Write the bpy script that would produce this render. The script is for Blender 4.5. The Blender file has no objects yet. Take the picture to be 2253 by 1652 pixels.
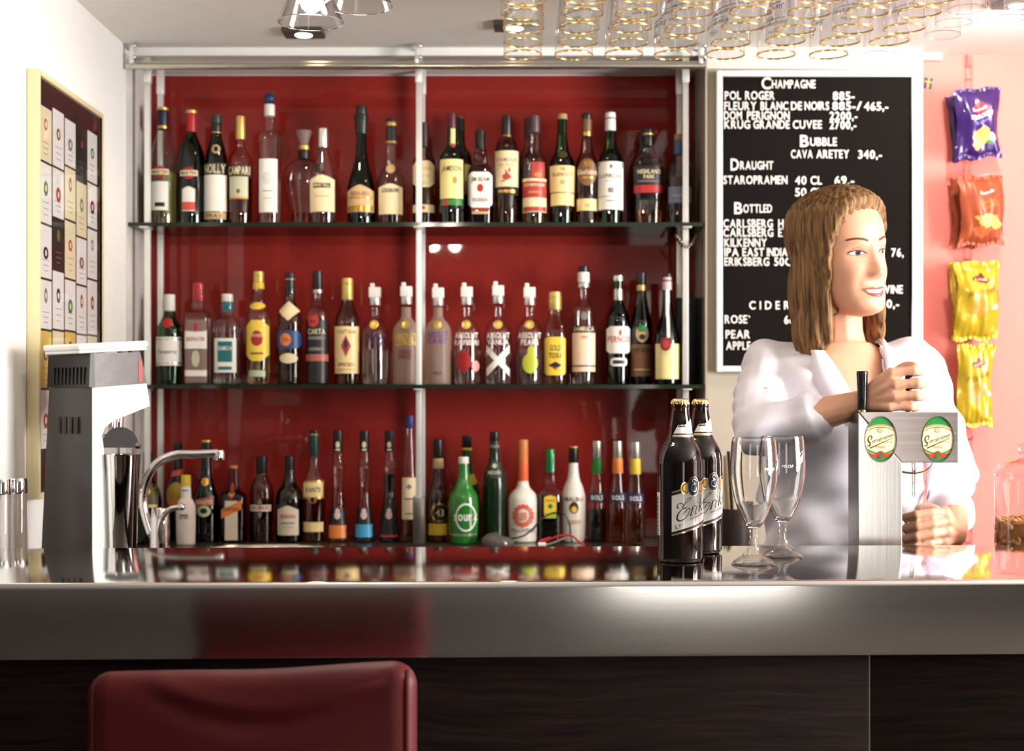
import bpy, bmesh, math, random
import numpy as np
from mathutils import Vector, Matrix
random.seed(7)
rng = np.random.default_rng(7)
SC = bpy.context.scene
COL = SC.collection
PI = math.pi

# ------------------------------------------------------------------ camera, light, exposure
F, CX, YH, ZC = 3300.0, 1126.5, 890.0, 1.35          # focal length in px, vanishing point, eye height
def W(px, py, d):                                     # a photo pixel at distance d -> a point of the place
    return Vector(((px - CX) * d / F, d, ZC - (py - YH) * d / F))
def X(px, d): return (px - CX) * d / F
def Z(py, d): return ZC - (py - YH) * d / F

cam_data = bpy.data.cameras.new('camera')
cam = bpy.data.objects.new('camera', cam_data)
COL.objects.link(cam)
cam.location = (0, 0, ZC)
cam.rotation_euler = (PI / 2, 0, 0)
cam_data.sensor_width = 36
cam_data.lens = F / 2253 * 36
cam_data.shift_y = (YH - 826) / 2253
cam_data.clip_start = 0.05
cam_data.dof.use_dof = True
cam_data.dof.focus_distance = 2.46
cam_data.dof.aperture_fstop = 5.2
SC.camera = cam

SC.view_settings.view_transform = 'Standard'
SC.view_settings.look = 'None'
SC.view_settings.gamma = 1
SC.view_settings.use_curve_mapping = False
SC.view_settings.exposure = 0.0
cy = SC.cycles
cy.max_bounces = 9
cy.diffuse_bounces = 3
cy.glossy_bounces = 4
cy.transmission_bounces = 8
cy.transparent_max_bounces = 26
cy.use_adaptive_sampling = True
cy.adaptive_threshold = .10
cy.adaptive_min_samples = 16
cy.caustics_reflective = False
cy.caustics_refractive = False
cy.sample_clamp_indirect = 6
cy.use_denoising = True

world = bpy.data.worlds.new('world')
SC.world = world
world.use_nodes = True
world.node_tree.nodes['Background'].inputs[0].default_value = (0.9, 0.93, 1.0, 1)
world.node_tree.nodes['Background'].inputs[1].default_value = 0.15

def area(name, loc, rot, sx, sy, power, col):
    l = bpy.data.lights.new(name, 'AREA')
    l.shape = 'RECTANGLE'; l.size = sx; l.size_y = sy; l.energy = power; l.color = col
    o = bpy.data.objects.new(name, l); COL.objects.link(o)
    o.location = loc; o.rotation_euler = rot
    return o
def point(name, loc, power, col, size=.02, spot=None):
    l = bpy.data.lights.new(name, 'SPOT' if spot else 'POINT')
    l.energy = power; l.color = col; l.shadow_soft_size = size
    if spot: l.spot_size = spot; l.spot_blend = .6
    o = bpy.data.objects.new(name, l); COL.objects.link(o); o.location = loc
    return o
# daylight through the window in the right wall; the front window pane behind the viewer glows by itself
area('daylight_right', (2.95, 1.75, 1.52), (0, PI/2, 0), 1.40, 1.25, 225, (1.0, .97, .94))

# ------------------------------------------------------------------ materials
MATS = {}
def srgb(r, g, b):
    f = lambda c: (c/255)/12.92 if c <= 10.3 else (((c/255)+.055)/1.055)**2.4
    return (f(r), f(g), f(b))
def new_mat(name):
    m = bpy.data.materials.new(name); m.use_nodes = True
    return m, m.node_tree.nodes, m.node_tree.links
def P(name, col=(.8,.8,.8), rough=.5, metal=0, trans=0, ior=1.45, emit=None, es=0, coat=0, sss=0, spec=None, aniso=0, alpha=1, var=0.06):
    if name in MATS: return MATS[name]
    m, n, l = new_mat(name)
    b = n['Principled BSDF']
    b.inputs['Base Color'].default_value = (*col, 1)
    b.inputs['Roughness'].default_value = rough
    b.inputs['Metallic'].default_value = metal
    b.inputs['Transmission Weight'].default_value = trans
    b.inputs['IOR'].default_value = ior
    b.inputs['Coat Weight'].default_value = coat
    b.inputs['Alpha'].default_value = alpha
    if spec is not None: b.inputs['Specular IOR Level'].default_value = spec
    if sss:
        b.inputs['Subsurface Weight'].default_value = sss
        b.inputs['Subsurface Radius'].default_value = (.02, .008, .004)
    if emit:
        b.inputs['Emission Color'].default_value = (*emit, 1)
        b.inputs['Emission Strength'].default_value = es
    if var and not trans and not emit:
        # a little procedural unevenness in colour and gloss
        tc = n.new('ShaderNodeTexCoord'); nz = n.new('ShaderNodeTexNoise')
        nz.inputs['Scale'].default_value = 38; nz.inputs['Detail'].default_value = 4
        l.new(tc.outputs['Object'], nz.inputs['Vector'])
        mx = n.new('ShaderNodeMix'); mx.data_type = 'RGBA'
        mx.inputs[6].default_value = (*[c * (1 - var) for c in col], 1)
        mx.inputs[7].default_value = (*[min(1, c * (1 + var)) for c in col], 1)
        l.new(nz.outputs['Fac'], mx.inputs[0]); l.new(mx.outputs[2], b.inputs['Base Color'])
    MATS[name] = m
    return m

def glass(name, tint=(.95,.96,.95), edge=.55, rough=.015, refl=.8, base=.05):
    """thin blown glass: tinted see-through wall, stronger mirror and longer colour path at grazing angles"""
    if name in MATS: return MATS[name]
    m, n, l = new_mat(name)
    n.remove(n['Principled BSDF']); out = n['Material Output']
    lw = n.new('ShaderNodeLayerWeight'); lw.inputs['Blend'].default_value = .5
    p5 = n.new('ShaderNodeMath'); p5.operation = 'POWER'; p5.inputs[1].default_value = 4.0
    l.new(lw.outputs['Facing'], p5.inputs[0])
    ml = n.new('ShaderNodeMath'); ml.operation = 'MULTIPLY_ADD'; ml.inputs[1].default_value = refl; ml.inputs[2].default_value = base
    l.new(p5.outputs[0], ml.inputs[0])
    p2 = n.new('ShaderNodeMath'); p2.operation = 'POWER'; p2.inputs[1].default_value = 3.0
    l.new(lw.outputs['Facing'], p2.inputs[0])
    mx = n.new('ShaderNodeMix'); mx.data_type = 'RGBA'
    mx.inputs[6].default_value = (*tint, 1); mx.inputs[7].default_value = (*[c * edge for c in tint], 1)
    l.new(p2.outputs[0], mx.inputs[0])
    tr = n.new('ShaderNodeBsdfTransparent'); l.new(mx.outputs[2], tr.inputs[0])
    gl = n.new('ShaderNodeBsdfGlossy'); gl.inputs['Roughness'].default_value = rough
    ms = n.new('ShaderNodeMixShader')
    l.new(ml.outputs[0], ms.inputs[0]); l.new(tr.outputs[0], ms.inputs[1]); l.new(gl.outputs[0], ms.inputs[2])
    l.new(ms.outputs[0], out.inputs[0])
    MATS[name] = m
    return m
def frosted(name, tint, amt=.55):
    if name in MATS: return MATS[name]
    m, n, l = new_mat(name)
    n.remove(n['Principled BSDF']); out = n['Material Output']
    tr = n.new('ShaderNodeBsdfTransparent'); tr.inputs[0].default_value = (*tint, 1)
    tl = n.new('ShaderNodeBsdfTranslucent'); tl.inputs[0].default_value = (*tint, 1)
    df = n.new('ShaderNodeBsdfPrincipled'); df.inputs['Base Color'].default_value = (*tint, 1); df.inputs['Roughness'].default_value = .35
    m1 = n.new('ShaderNodeMixShader'); m1.inputs[0].default_value = .5
    l.new(tl.outputs[0], m1.inputs[1]); l.new(df.outputs[0], m1.inputs[2])
    m2 = n.new('ShaderNodeMixShader'); m2.inputs[0].default_value = amt
    l.new(tr.outputs[0], m2.inputs[1]); l.new(m1.outputs[0], m2.inputs[2]); l.new(m2.outputs[0], out.inputs[0])
    MATS[name] = m
    return m
def liquid(name, col): return P(name, col, .0, trans=1, ior=1.34)

def brushed(name, col, rough, axis, scale=(4, 900, 900), bump=.08, rv=.08, aniso=0, uv=False):
    """brushed or worn metal, fine lines along one axis, faint scratches"""
    if name in MATS: return MATS[name]
    m, n, l = new_mat(name); b = n['Principled BSDF']
    b.inputs['Metallic'].default_value = 1; b.inputs['Base Color'].default_value = (*col, 1)
    tc = n.new('ShaderNodeTexCoord'); mp = n.new('ShaderNodeMapping'); mp.inputs['Scale'].default_value = scale
    nz = n.new('ShaderNodeTexNoise'); nz.inputs['Scale'].default_value = 1; nz.inputs['Detail'].default_value = 3
    l.new(tc.outputs['Object'], mp.inputs['Vector']); l.new(mp.outputs[0], nz.inputs['Vector'])
    mr = n.new('ShaderNodeMapRange'); mr.inputs['To Min'].default_value = max(.01, rough - rv); mr.inputs['To Max'].default_value = rough + rv
    l.new(nz.outputs['Fac'], mr.inputs['Value']); l.new(mr.outputs[0], b.inputs['Roughness'])
    if bump:
        bp = n.new('ShaderNodeBump'); bp.inputs['Strength'].default_value = bump; bp.inputs['Distance'].default_value = .0006
        l.new(nz.outputs['Fac'], bp.inputs['Height']); l.new(bp.outputs[0], b.inputs['Normal'])
    if aniso:
        b.inputs['Anisotropic'].default_value = aniso
        tg = n.new('ShaderNodeTangent'); tg.direction_type = 'UV_MAP'; tg.uv_map = 'UVMap'; b.inputs['Anisotropic Rotation'].default_value = .25
        l.new(tg.outputs[0], b.inputs['Tangent'])
    MATS[name] = m
    return m

def plaster(name, col, rough=.75, scale=30, amt=.05, bump=.05, big=.04):
    if name in MATS: return MATS[name]
    m, n, l = new_mat(name); b = n['Principled BSDF']; b.inputs['Roughness'].default_value = rough
    tc = n.new('ShaderNodeTexCoord')
    nz = n.new('ShaderNodeTexNoise'); nz.inputs['Scale'].default_value = scale; nz.inputs['Detail'].default_value = 6
    n2 = n.new('ShaderNodeTexNoise'); n2.inputs['Scale'].default_value = 2.3; n2.inputs['Detail'].default_value = 3
    l.new(tc.outputs['Object'], nz.inputs['Vector']); l.new(tc.outputs['Object'], n2.inputs['Vector'])
    mx = n.new('ShaderNodeMix'); mx.data_type = 'RGBA'
    mx.inputs[6].default_value = (*[c * (1 - amt - big) for c in col], 1); mx.inputs[7].default_value = (*[min(1, c * (1 + amt)) for c in col], 1)
    ad = n.new('ShaderNodeMath'); ad.operation = 'ADD'
    hf = n.new('ShaderNodeMath'); hf.operation = 'MULTIPLY'; hf.inputs[1].default_value = .5
    l.new(nz.outputs['Fac'], ad.inputs[0]); l.new(n2.outputs['Fac'], ad.inputs[1]); l.new(ad.outputs[0], hf.inputs[0])
    l.new(hf.outputs[0], mx.inputs[0]); l.new(mx.outputs[2], b.inputs['Base Color'])
    bp = n.new('ShaderNodeBump'); bp.inputs['Strength'].default_value = bump; bp.inputs['Distance'].default_value = .002
    l.new(nz.outputs['Fac'], bp.inputs['Height']); l.new(bp.outputs[0], b.inputs['Normal'])
    MATS[name] = m
    return m

def wood(name, c1, c2, scale=(1.2, 40, 40), rough=.45, bump=.25):
    if name in MATS: return MATS[name]
    m, n, l = new_mat(name); b = n['Principled BSDF']; b.inputs['Roughness'].default_value = rough
    b.inputs['Specular IOR Level'].default_value = .06
    tc = n.new('ShaderNodeTexCoord'); mp = n.new('ShaderNodeMapping'); mp.inputs['Scale'].default_value = scale
    n0 = n.new('ShaderNodeTexNoise'); n0.inputs['Scale'].default_value = 3; n0.inputs['Detail'].default_value = 2
    l.new(tc.outputs['Object'], n0.inputs['Vector'])
    wp = n.new('ShaderNodeVectorMath'); wp.operation = 'MULTIPLY_ADD'; wp.inputs[1].default_value = (.0, .0, .05)
    l.new(n0.outputs['Color'], wp.inputs[0]); l.new(tc.outputs['Object'], wp.inputs[2])
    l.new(wp.outputs[0], mp.inputs['Vector'])
    nz = n.new('ShaderNodeTexNoise'); nz.inputs['Scale'].default_value = 4; nz.inputs['Detail'].default_value = 8; nz.inputs['Roughness'].default_value = .65
    l.new(mp.outputs[0], nz.inputs['Vector'])
    cr = n.new('ShaderNodeValToRGB'); cr.color_ramp.elements[0].position = .36; cr.color_ramp.elements[1].position = .68
    cr.color_ramp.elements[0].color = (*c1, 1); cr.color_ramp.elements[1].color = (*c2, 1)
    l.new(nz.outputs['Fac'], cr.inputs[0]); l.new(cr.outputs[0], b.inputs['Base Color'])
    bp = n.new('ShaderNodeBump'); bp.inputs['Strength'].default_value = bump; bp.inputs['Distance'].default_value = .002
    l.new(nz.outputs['Fac'], bp.inputs['Height']); l.new(bp.outputs[0], b.inputs['Normal'])
    MATS[name] = m
    return m

# ------------------------------------------------------------------ mesh builder
def pchip(xs, ys, xq):
    xs = np.asarray(xs, float); ys = np.asarray(ys, float); xq = np.asarray(xq, float)
    h = np.diff(xs); dl = np.diff(ys) / h; d = np.zeros(len(xs))
    for i in range(1, len(xs) - 1):
        if dl[i-1] * dl[i] > 0:
            w1 = 2*h[i] + h[i-1]; w2 = h[i] + 2*h[i-1]
            d[i] = (w1 + w2) / (w1/dl[i-1] + w2/dl[i])
    d[0], d[-1] = dl[0], dl[-1]
    k = np.clip(np.searchsorted(xs, xq, side='right') - 1, 0, len(xs) - 2)
    t = np.clip((xq - xs[k]) / h[k], 0, 1)
    h00 = 2*t**3 - 3*t**2 + 1; h10 = t**3 - 2*t**2 + t; h01 = -2*t**3 + 3*t**2; h11 = t**3 - t**2
    return h00*ys[k] + h10*h[k]*d[k] + h01*ys[k+1] + h11*h[k]*d[k+1]

class MB:
    def __init__(s):
        s.v = []; s.f = []; s.m = []; s.mats = []; s.flat = []
    def mi(s, mat):
        if mat not in s.mats: s.mats.append(mat)
        return s.mats.index(mat)
    def add(s, verts, faces, mat):
        o = len(s.v); k = s.mi(mat)
        s.v.extend([tuple(p) for p in verts])
        for f in faces:
            s.f.append(tuple(i + o for i in f)); s.m.append(k)
    def grid(s, pts, mat, closed_u=False, closed_v=False):
        """pts[i][j] -> quads"""
        nu, nv = len(pts), len(pts[0]); vs = [p for r in pts for p in r]; fs = []
        for i in range(nu if closed_u else nu - 1):
            for j in range(nv if closed_v else nv - 1):
                a = i*nv + j; b = i*nv + (j+1) % nv; c = ((i+1) % nu)*nv + (j+1) % nv; d = ((i+1) % nu)*nv + j
                fs.append((a, b, c, d))
        s.add(vs, fs, mat)
    def lathe(s, prof, mat, seg=32, n=2.0, ky=1.0, c=(0,0,0), cap0=False, cap1=False, rot=0):
        """prof = [(radius, z)], cross-section a superellipse of power n"""
        rows = []
        for r, z in prof:
            row = []
            for k in range(seg):
                a = 2*PI*k/seg + rot; ca, sa = math.cos(a), math.sin(a)
                if n == 2.0: q = r
                else: q = r / (abs(ca)**n + abs(sa)**n)**(1/n)
                row.append((c[0] + q*ca, c[1] + q*sa*ky, c[2] + z))
            rows.append(row)
        s.grid(rows, mat, closed_v=True)
        o = len(s.v) - seg*len(prof)
        k = s.mi(mat)
        if cap0: s.f.append(tuple(o + i for i in reversed(range(seg)))); s.m.append(k)
        if cap1: s.f.append(tuple(o + seg*(len(prof)-1) + i for i in range(seg))); s.m.append(k)
    def box(s, x0, x1, y0, y1, z0, z1, mat, bev=0, seg=2, M=None):
        bm = bmesh.new()
        vs = [bm.verts.new((x, y, z)) for z in (z0, z1) for y in (y0, y1) for x in (x0, x1)]
        for q in ((0,2,3,1),(4,5,7,6),(0,1,5,4),(2,6,7,3),(0,4,6,2),(1,3,7,5)): bm.faces.new([vs[i] for i in q])
        if bev: bmesh.ops.bevel(bm, geom=bm.edges[:], offset=bev, segments=seg, profile=.5, affect='EDGES')
        bm.verts.index_update()
        vv = [(M @ v.co) if M else v.co.copy() for v in bm.verts]
        s.add(vv, [[v.index for v in f.verts] for f in bm.faces], mat); bm.free()
    def tube(s, pts, r, mat, seg=10, closed=False, caps=True, flat=1.0):
        pts = [Vector(p) for p in pts]; n = len(pts)
        rs = r if hasattr(r, '__len__') else [r]*n
        rows = []; up = None
        for i in range(n):
            a = pts[(i-1) % n] if (closed or i > 0) else pts[i]; b = pts[(i+1) % n] if (closed or i < n-1) else pts[i]
            t = (b - a).normalized()
            if up is None: up = t.orthogonal().normalized()
            up = (up - t*up.dot(t)).normalized(); sd = t.cross(up)
            rows.append([pts[i] + (up*math.cos(2*PI*k/seg)*flat + sd*math.sin(2*PI*k/seg))*rs[i] for k in range(seg)])
        s.grid(rows, mat, closed_u=closed, closed_v=True)
        if caps and not closed:
            o = len(s.v) - seg*n; k = s.mi(mat)
            s.f.append(tuple(o + i for i in reversed(range(seg)))); s.m.append(k)
            s.f.append(tuple(o + seg*(n-1) + i for i in range(seg))); s.m.append(k)
    def ball(s, c, r, mat, nu=16, nv=10):
        r = r if hasattr(r, '__len__') else (r, r, r)
        prof = []
        for j in range(nv + 1):
            t = -PI/2 + PI*j/nv; prof.append((max(1e-5, math.cos(t)), math.sin(t)))
        rows = [[(c[0] + q*math.cos(2*PI*k/nu)*r[0], c[1] + q*math.sin(2*PI*k/nu)*r[1], c[2] + z*r[2]) for k in range(nu)] for q, z in prof]
        s.grid(rows, mat, closed_v=True)
    def build(s, name, parent=None, loc=None, rot=None, sharp=35, smooth=True, uv=False, wn=False):
        me = bpy.data.meshes.new(name)
        me.from_pydata(s.v, [], s.f); me.validate(verbose=False)
        for m in s.mats: me.materials.append(m)
        if len(me.polygons) == len(s.m): me.polygons.foreach_set('material_index', s.m)
        bm = bmesh.new(); bm.from_mesh(me)
        bmesh.ops.remove_doubles(bm, verts=bm.verts, dist=1e-6)
        bm.to_mesh(me); bm.free()
        me.polygons.foreach_set('use_smooth', [smooth]*len(me.polygons))
        if smooth: me.set_sharp_from_angle(angle=math.radians(sharp))
        if uv:
            u = me.uv_layers.new(name='UVMap')
            for lp in me.loops: c = me.vertices[lp.vertex_index].co; u.data[lp.index].uv = (c.x, c.y + c.z)
        me.update()
        o = bpy.data.objects.new(name, me); COL.objects.link(o)
        if wn:
            w_ = o.modifiers.new('weighted', 'WEIGHTED_NORMAL'); w_.keep_sharp = True
        if parent: o.parent = parent
        if loc is not None: o.location = loc
        if rot is not None: o.rotation_euler = rot
        return o

def thing(name, label, cat, loc=(0,0,0), rot=(0,0,0), group=None):
    o = bpy.data.objects.new(name, None); COL.objects.link(o); o.empty_display_size = .05
    o.location = loc; o.rotation_euler = rot
    o['label'] = label; o['category'] = cat
    if group: o['group'] = group
    return o
def tag(o, label, cat, group=None):
    o['label'] = label; o['category'] = cat
    if group: o['group'] = group
    return o
def struct(o): o['kind'] = 'structure'; return o
def copy_thing(root, loc, label, rot=None, group=None):
    r = root.copy(); COL.objects.link(r); r.location = loc; r['label'] = label
    if rot is not None: r.rotation_euler = rot
    if group: r['group'] = group
    for c in root.children:
        d = c.copy(); COL.objects.link(d); d.parent = r
        for e in c.children:
            g = e.copy(); COL.objects.link(g); g.parent = d
    return r

# ------------------------------------------------------------------ lettering (built-in font, turned into mesh)
GLY = {}
def glyph(ch, bold):
    key = (ch, bold)
    if key in GLY: return GLY[key]
    cu = bpy.data.curves.new('glyph', 'FONT'); cu.body = ch; cu.size = 1; cu.resolution_u = 3; cu.offset = .018 if bold else 0
    ob = bpy.data.objects.new('glyph', cu)
    me = ob.to_mesh()
    vs = np.array([v.co[:2] for v in me.vertices]) if len(me.vertices) else np.zeros((0, 2))
    fs = [tuple(p.vertices) for p in me.polygons]
    ob.to_mesh_clear(); bpy.data.objects.remove(ob); bpy.data.curves.remove(cu)
    GLY[key] = (vs, fs); return GLY[key]
def cap_h():
    v, _ = glyph('H', False); return v[:, 1].max()
def text2d(s, size, fit=None, align='c', sx=1.0, bold=False, space=.10, shear=0.0):
    """-> list of (x, y) and faces; cap height = size; fit = total width"""
    k = size / cap_h(); x = 0; V = []; Fc = []
    for ch in s:
        if ch == ' ': x += .32; continue
        v, f = glyph(ch, bold)
        if not len(v): x += .3; continue
        o = len(V); x0 = v[:, 0].min(); wd = v[:, 0].max() - x0
        for p in v: V.append([x + p[0] - x0, p[1]])
        Fc += [tuple(i + o for i in q) for q in f]
        x += wd + space
    A = np.array(V) if V else np.zeros((0, 2)); A = A * k
    wtot = A[:, 0].max() if len(A) else 0
    if fit: A[:, 0] *= fit / wtot; wtot = fit
    else: A[:, 0] *= sx; wtot *= sx
    A[:, 0] += A[:, 1] * shear
    if align == 'c': A[:, 0] -= wtot / 2
    elif align == 'r': A[:, 0] -= wtot
    return A, Fc

# simple everyday materials
def paint(name, rgb, rough=.45, **k): return P(name, srgb(*rgb), rough, **k)
WHITE_PAPER = paint('white_paper', (232, 228, 220), .6)
CREAM = paint('cream_paper', (226, 208, 168), .6)
INK = paint('black_ink', (22, 20, 22), .5)
RED_INK = paint('red_ink', (170, 34, 30), .5)
GOLD_INK = P('gold_foil', srgb(196, 150, 70), .28, metal=.9)
NAVY = paint('navy_ink', (24, 30, 66), .45)
GREY_INK = paint('grey_ink', (120, 112, 108), .6)
STEEL = P('polished_steel', (.78, .77, .75), .12, metal=1)
CHROME = P('chrome', (.86, .85, .84), .05, metal=1)
BLACK_PL = paint('black_plastic', (16, 15, 15), .3)
GL_CLEAR = glass('clear_glass')
GL_GREEN = glass('green_glass', (.16, .42, .13), .4)
GL_DKGREEN = glass('dark_green_glass', (.07, .17, .05), .35)
GL_BROWN = glass('brown_glass', (.34, .15, .05), .4)
GL_SMOKE = glass('smoky_glass', (.62, .55, .50), .4)

# ------------------------------------------------------------------ the room
M_WALL = plaster('white_wall_paint', (.90, .89, .87))
M_CEIL = plaster('ceiling_paint', (.92, .88, .81), scale=14, bump=.03)
M_CORAL = plaster('coral_wall_paint', (.93, .25, .21), amt=.03)
M_DIM = plaster('guest_room_wall_paint', (.29, .28, .28))
M_FLOOR = wood('dark_floor_boards', (.05, .042, .038), (.13, .11, .10), (6, 1, 6))
M_RED = P('glossy_red_back_panel', (.245, .0195, .015), .03, var=.12, spec=.30)
ZT = ZC + 785 * 3.894 / F                      # ceiling height
YB, YN, YP = 3.894, 4.12, 3.97                 # sign wall, niche back, coral wall
XL, XN, XS = -.998, .504, 1.061                # left wall, niche right side, end of the sign wall
def slab(name, x0, x1, y0, y1, z0, z1, mat):
    b = MB(); b.box(x0, x1, y0, y1, z0, z1, mat); return struct(b.build(name, smooth=False))
slab('floor', -4, 3.1, -3.1, 4.3, -.1, 0, M_FLOOR)
slab('ceiling', -4, 3.1, -3.1, 4.3, ZT, ZT + .1, M_CEIL)
slab('wall_left', XL - .12, XL, 2.64, 4.3, 0, ZT, M_WALL)
slab('wall_back', XN, XS, YB, 4.3, 0, ZT, plaster('beige_wall_paint', (.46, .40, .32)))
slab('trim_5', XN, XS, YB - .004, YB, Z(152, YB), ZT, plaster('white_lintel_paint', (.66, .63, .59)))
slab('wall_back_right', XS, 3.1, YP, 4.3, 0, ZT, M_CORAL)
slab('wall_guest_left', -4.1, -4, -3.1, 4.3, 0, ZT, M_DIM)
slab('wall_guest_back', -4, XL - .12, 2.64, 2.76, 0, ZT, M_DIM)
slab('wall_back_left', XL, XN, YN, 4.3, 0, ZT, M_WALL)
slab('trim_1', XL, XN, YB, YN, 2.256, ZT, M_WALL)
# walls with window openings, behind the viewer and on the right
b = MB()
b.box(-4, .84, -3.1, -3.0, 0, ZT, M_DIM); b.box(1.80, 3.1, -3.1, -3.0, 0, ZT, M_DIM)
b.box(.84, 1.80, -3.1, -3.0, 0, .04, M_DIM)
struct(b.build('wall_front', smooth=False))
b = MB()
b.box(3.0, 3.1, -3.0, 1.1, 0, ZT, M_DIM); b.box(3.0, 3.1, 2.4, 4.3, 0, ZT, M_WALL)
b.box(3.0, 3.1, 1.1, 2.4, 0, .75, M_DIM)
struct(b.build('wall_right', smooth=False))
M_WINF = paint('white_window_frame', (225, 222, 215), .4)
b = MB()
for x in (.85, 1.79): b.box(x - .03, x + .03, -3.06, -3.0, .02, ZT - .02, M_WINF)
for z in (.05, ZT - .05): b.box(.84, 1.80, -3.06, -3.0, z - .03, z + .03, M_WINF)
o = struct(b.build('window_1'))
b = MB(); b.add([(.84, -3.05, .02), (1.80, -3.05, .02), (1.80, -3.05, ZT - .01), (.84, -3.05, ZT - .01)], [(3, 2, 1, 0)], P('bright_daylight_pane', (1, .97, .92), .5, emit=(1, .965, .91), es=4.2)); b.build('pane', o)
b = MB()
for y in (1.13, 2.37): b.box(3.0, 3.06, y - .03, y + .03, .72, ZT - .02, M_WINF)
for z in (.75, ZT - .05): b.box(3.0, 3.06, 1.1, 2.4, z - .03, z + .03, M_WINF)
struct(b.build('window_2'))

# niche lining: glossy white side panels and the red back panel
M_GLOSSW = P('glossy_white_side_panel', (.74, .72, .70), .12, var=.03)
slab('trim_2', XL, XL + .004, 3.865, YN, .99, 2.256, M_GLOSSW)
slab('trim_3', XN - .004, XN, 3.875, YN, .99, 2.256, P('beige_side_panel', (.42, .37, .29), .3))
b = MB(); b.box(XL + .006, XN - .006, YN - .012, YN - .002, .988, 2.25, M_RED)
struct(b.build('wall_niche', smooth=False))

# ------------------------------------------------------------------ shelf unit in the niche
M_POST = P('pale_steel_post', (.88, .87, .83), .35, metal=.5)
M_RAIL = P('satin_steel_tube', (.62, .59, .52), .25, metal=1)
M_SHELF = glass('shelf_glass', (.80, .90, .84), .3)
M_SHEDGE = P('dark_green_glass_edge', (.012, .022, .014), .08)
YF, YR = 3.92, 4.065
ZS1, ZS2, ZB = 1.8215, 1.4017, .986            # tops of the two shelves and of the back counter
su = thing('wall_shelf', 'two tier glass wall shelf with slim steel posts before the red panel', 'shelf', (0, 0, 0))
for x, n in ((325, 0), (922, 1), (1508, 0)):
    xx = X(x, YF)
    for y in (YF, YR):
        b = MB(); b.box(xx - .0075, xx + .0075, y - .0075, y + .0075, .986, 2.256, M_POST, .001)
        b.box(xx - .0095, xx + .0095, y - .0095, y + .0095, 2.19, 2.256, M_POST, .002)
        if n and y == YF: b.box(xx - .016, xx + .016, y - .016, y + .016, .986, 1.11, brushed('post_sleeve_steel', (.30, .28, .25), .3, 2, (900, 900, 4)), .003)
        b.build('post', su)
for zt in (ZS1, ZS2):
    b = MB(); x0, x1, y0, y1 = XL + .005, XN - .005, 3.88, 4.10
    b.box(x0, x1, y0 + .004, y1, zt - .0105, zt, M_SHELF)
    b.box(x0, x1, y0, y0 + .004, zt - .0105, zt, M_SHEDGE)
    sh = b.build('shelf_board', su, smooth=False)
    for x in (325, 922, 1508):
        c = MB(); c.box(X(x, YF) - .012, X(x, YF) + .012, y0 - .006, y0 + .05, zt - .0135, zt - .0106, M_POST, .001)
        c.build('clamp', sh)
b = MB(); b.tube([(XL + .004, 3.856, Z(145, 3.856)), (XN - .006, 3.856, Z(145, 3.856))], .0092, M_RAIL, 14)
b.build('rail', su)
b = MB(); b.box(XL + .004, XN - .006, 3.864, 3.892, Z(139, 3.86), Z(134, 3.86), M_RAIL); b.build('rail_plate', su)
for x in (290, 917, 1541):
    b = MB(); xx = X(x, 3.85)
    b.box(xx - .005, xx + .005, 3.842, 3.854, Z(140, 3.85), Z(101, 3.85), M_POST, .002)
    for yy in (101, 126): b.ball((xx + .009, 3.838, Z(yy, 3.84)), .0055, CHROME)
    b.tube([(xx, 3.85, Z(103, 3.85)), (xx, 3.894, Z(103, 3.85))], .004, CHROME, 8)
    b.build('bracket', su)

# ------------------------------------------------------------------ back counter, service counter, bar
M_CTOP = P('dark_stone_worktop', (.045, .038, .034), .22, var=.3)
M_CAB = paint('dark_cabinet_front', (34, 28, 26), .4)
t = thing('back_counter', 'dark worktop below the bottle niche and along the left wall', 'counter')
b = MB(); z0, z1 = .946, .986
sx0, sx1, sy0, sy1 = -.82, -.42, 3.47, 3.87           # opening for the sink
b.box(XL + .002, sx0, 3.40, YN - .014, z0, z1, M_CTOP); b.box(sx1, XN - .002, 3.40, YN - .014, z0, z1, M_CTOP)
b.box(sx0, sx1, 3.40, sy0, z0, z1, M_CTOP); b.box(sx0, sx1, sy1, YN - .014, z0, z1, M_CTOP)
b.box(XN - .002, .76, 3.40, YB - .002, z0, z1, M_CTOP)
b.box(XL + .002, -.62, 2.665, 3.40, z0, z1, M_CTOP)
b.build('worktop', t, smooth=False)
b = MB()
b.box(XL + .004, .74, 3.44, 3.46, .0, z0, M_CAB); b.box(-.66, -.64, 2.68, 3.44, 0, z0, M_CAB); b.box(.72, .74, 3.46, 3.88, 0, z0, M_CAB)
b.build('cabinet_front', t, smooth=False)

M_BARTOP = brushed('bar_top_steel', (.62, .60, .58), .07, 0, (3, 500, 500), .03, .03)
M_BARFACE = brushed('bar_face_brushed_steel', (.50, .485, .465), .20, 0, (2.5, 300, 420), .03, .03, aniso=.93)
M_WENGE = wood('dark_wenge', (.0035, .0016, .0014), (.014, .0065, .0052), (1.6, 55, 34), .62, .35)
M_SEAM = paint('pale_seam_strip', (150, 140, 135), .4)
bar = thing('bar_counter', 'long bar counter with a brushed steel top over dark wood panels', 'bar', (0, 2.119, 0), (0, 0, .036))
bx0, bx1, bd = -1.45, 2.3, .52
r = .009
top = [(bd - .0, 1.1)] + [(r - r*math.sin(a), 1.1 - r + r*math.cos(a)) for a in np.linspace(0, PI/2, 7)]
xs = np.linspace(bx0, bx1, 24)
b = MB(); b.grid([[(x, y, z) for y, z in top] for x in xs], M_BARTOP)
b.add([(bx0, bd, 1.1), (bx1, bd, 1.1), (bx1, bd, 1.04), (bx0, bd, 1.04)], [(3, 2, 1, 0)], M_BARTOP)
b.add([(bx0, bd, 1.04), (bx1, bd, 1.04), (bx1, .03, 1.04), (bx0, .03, 1.04)], [(0, 1, 2, 3)], M_CAB)
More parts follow.
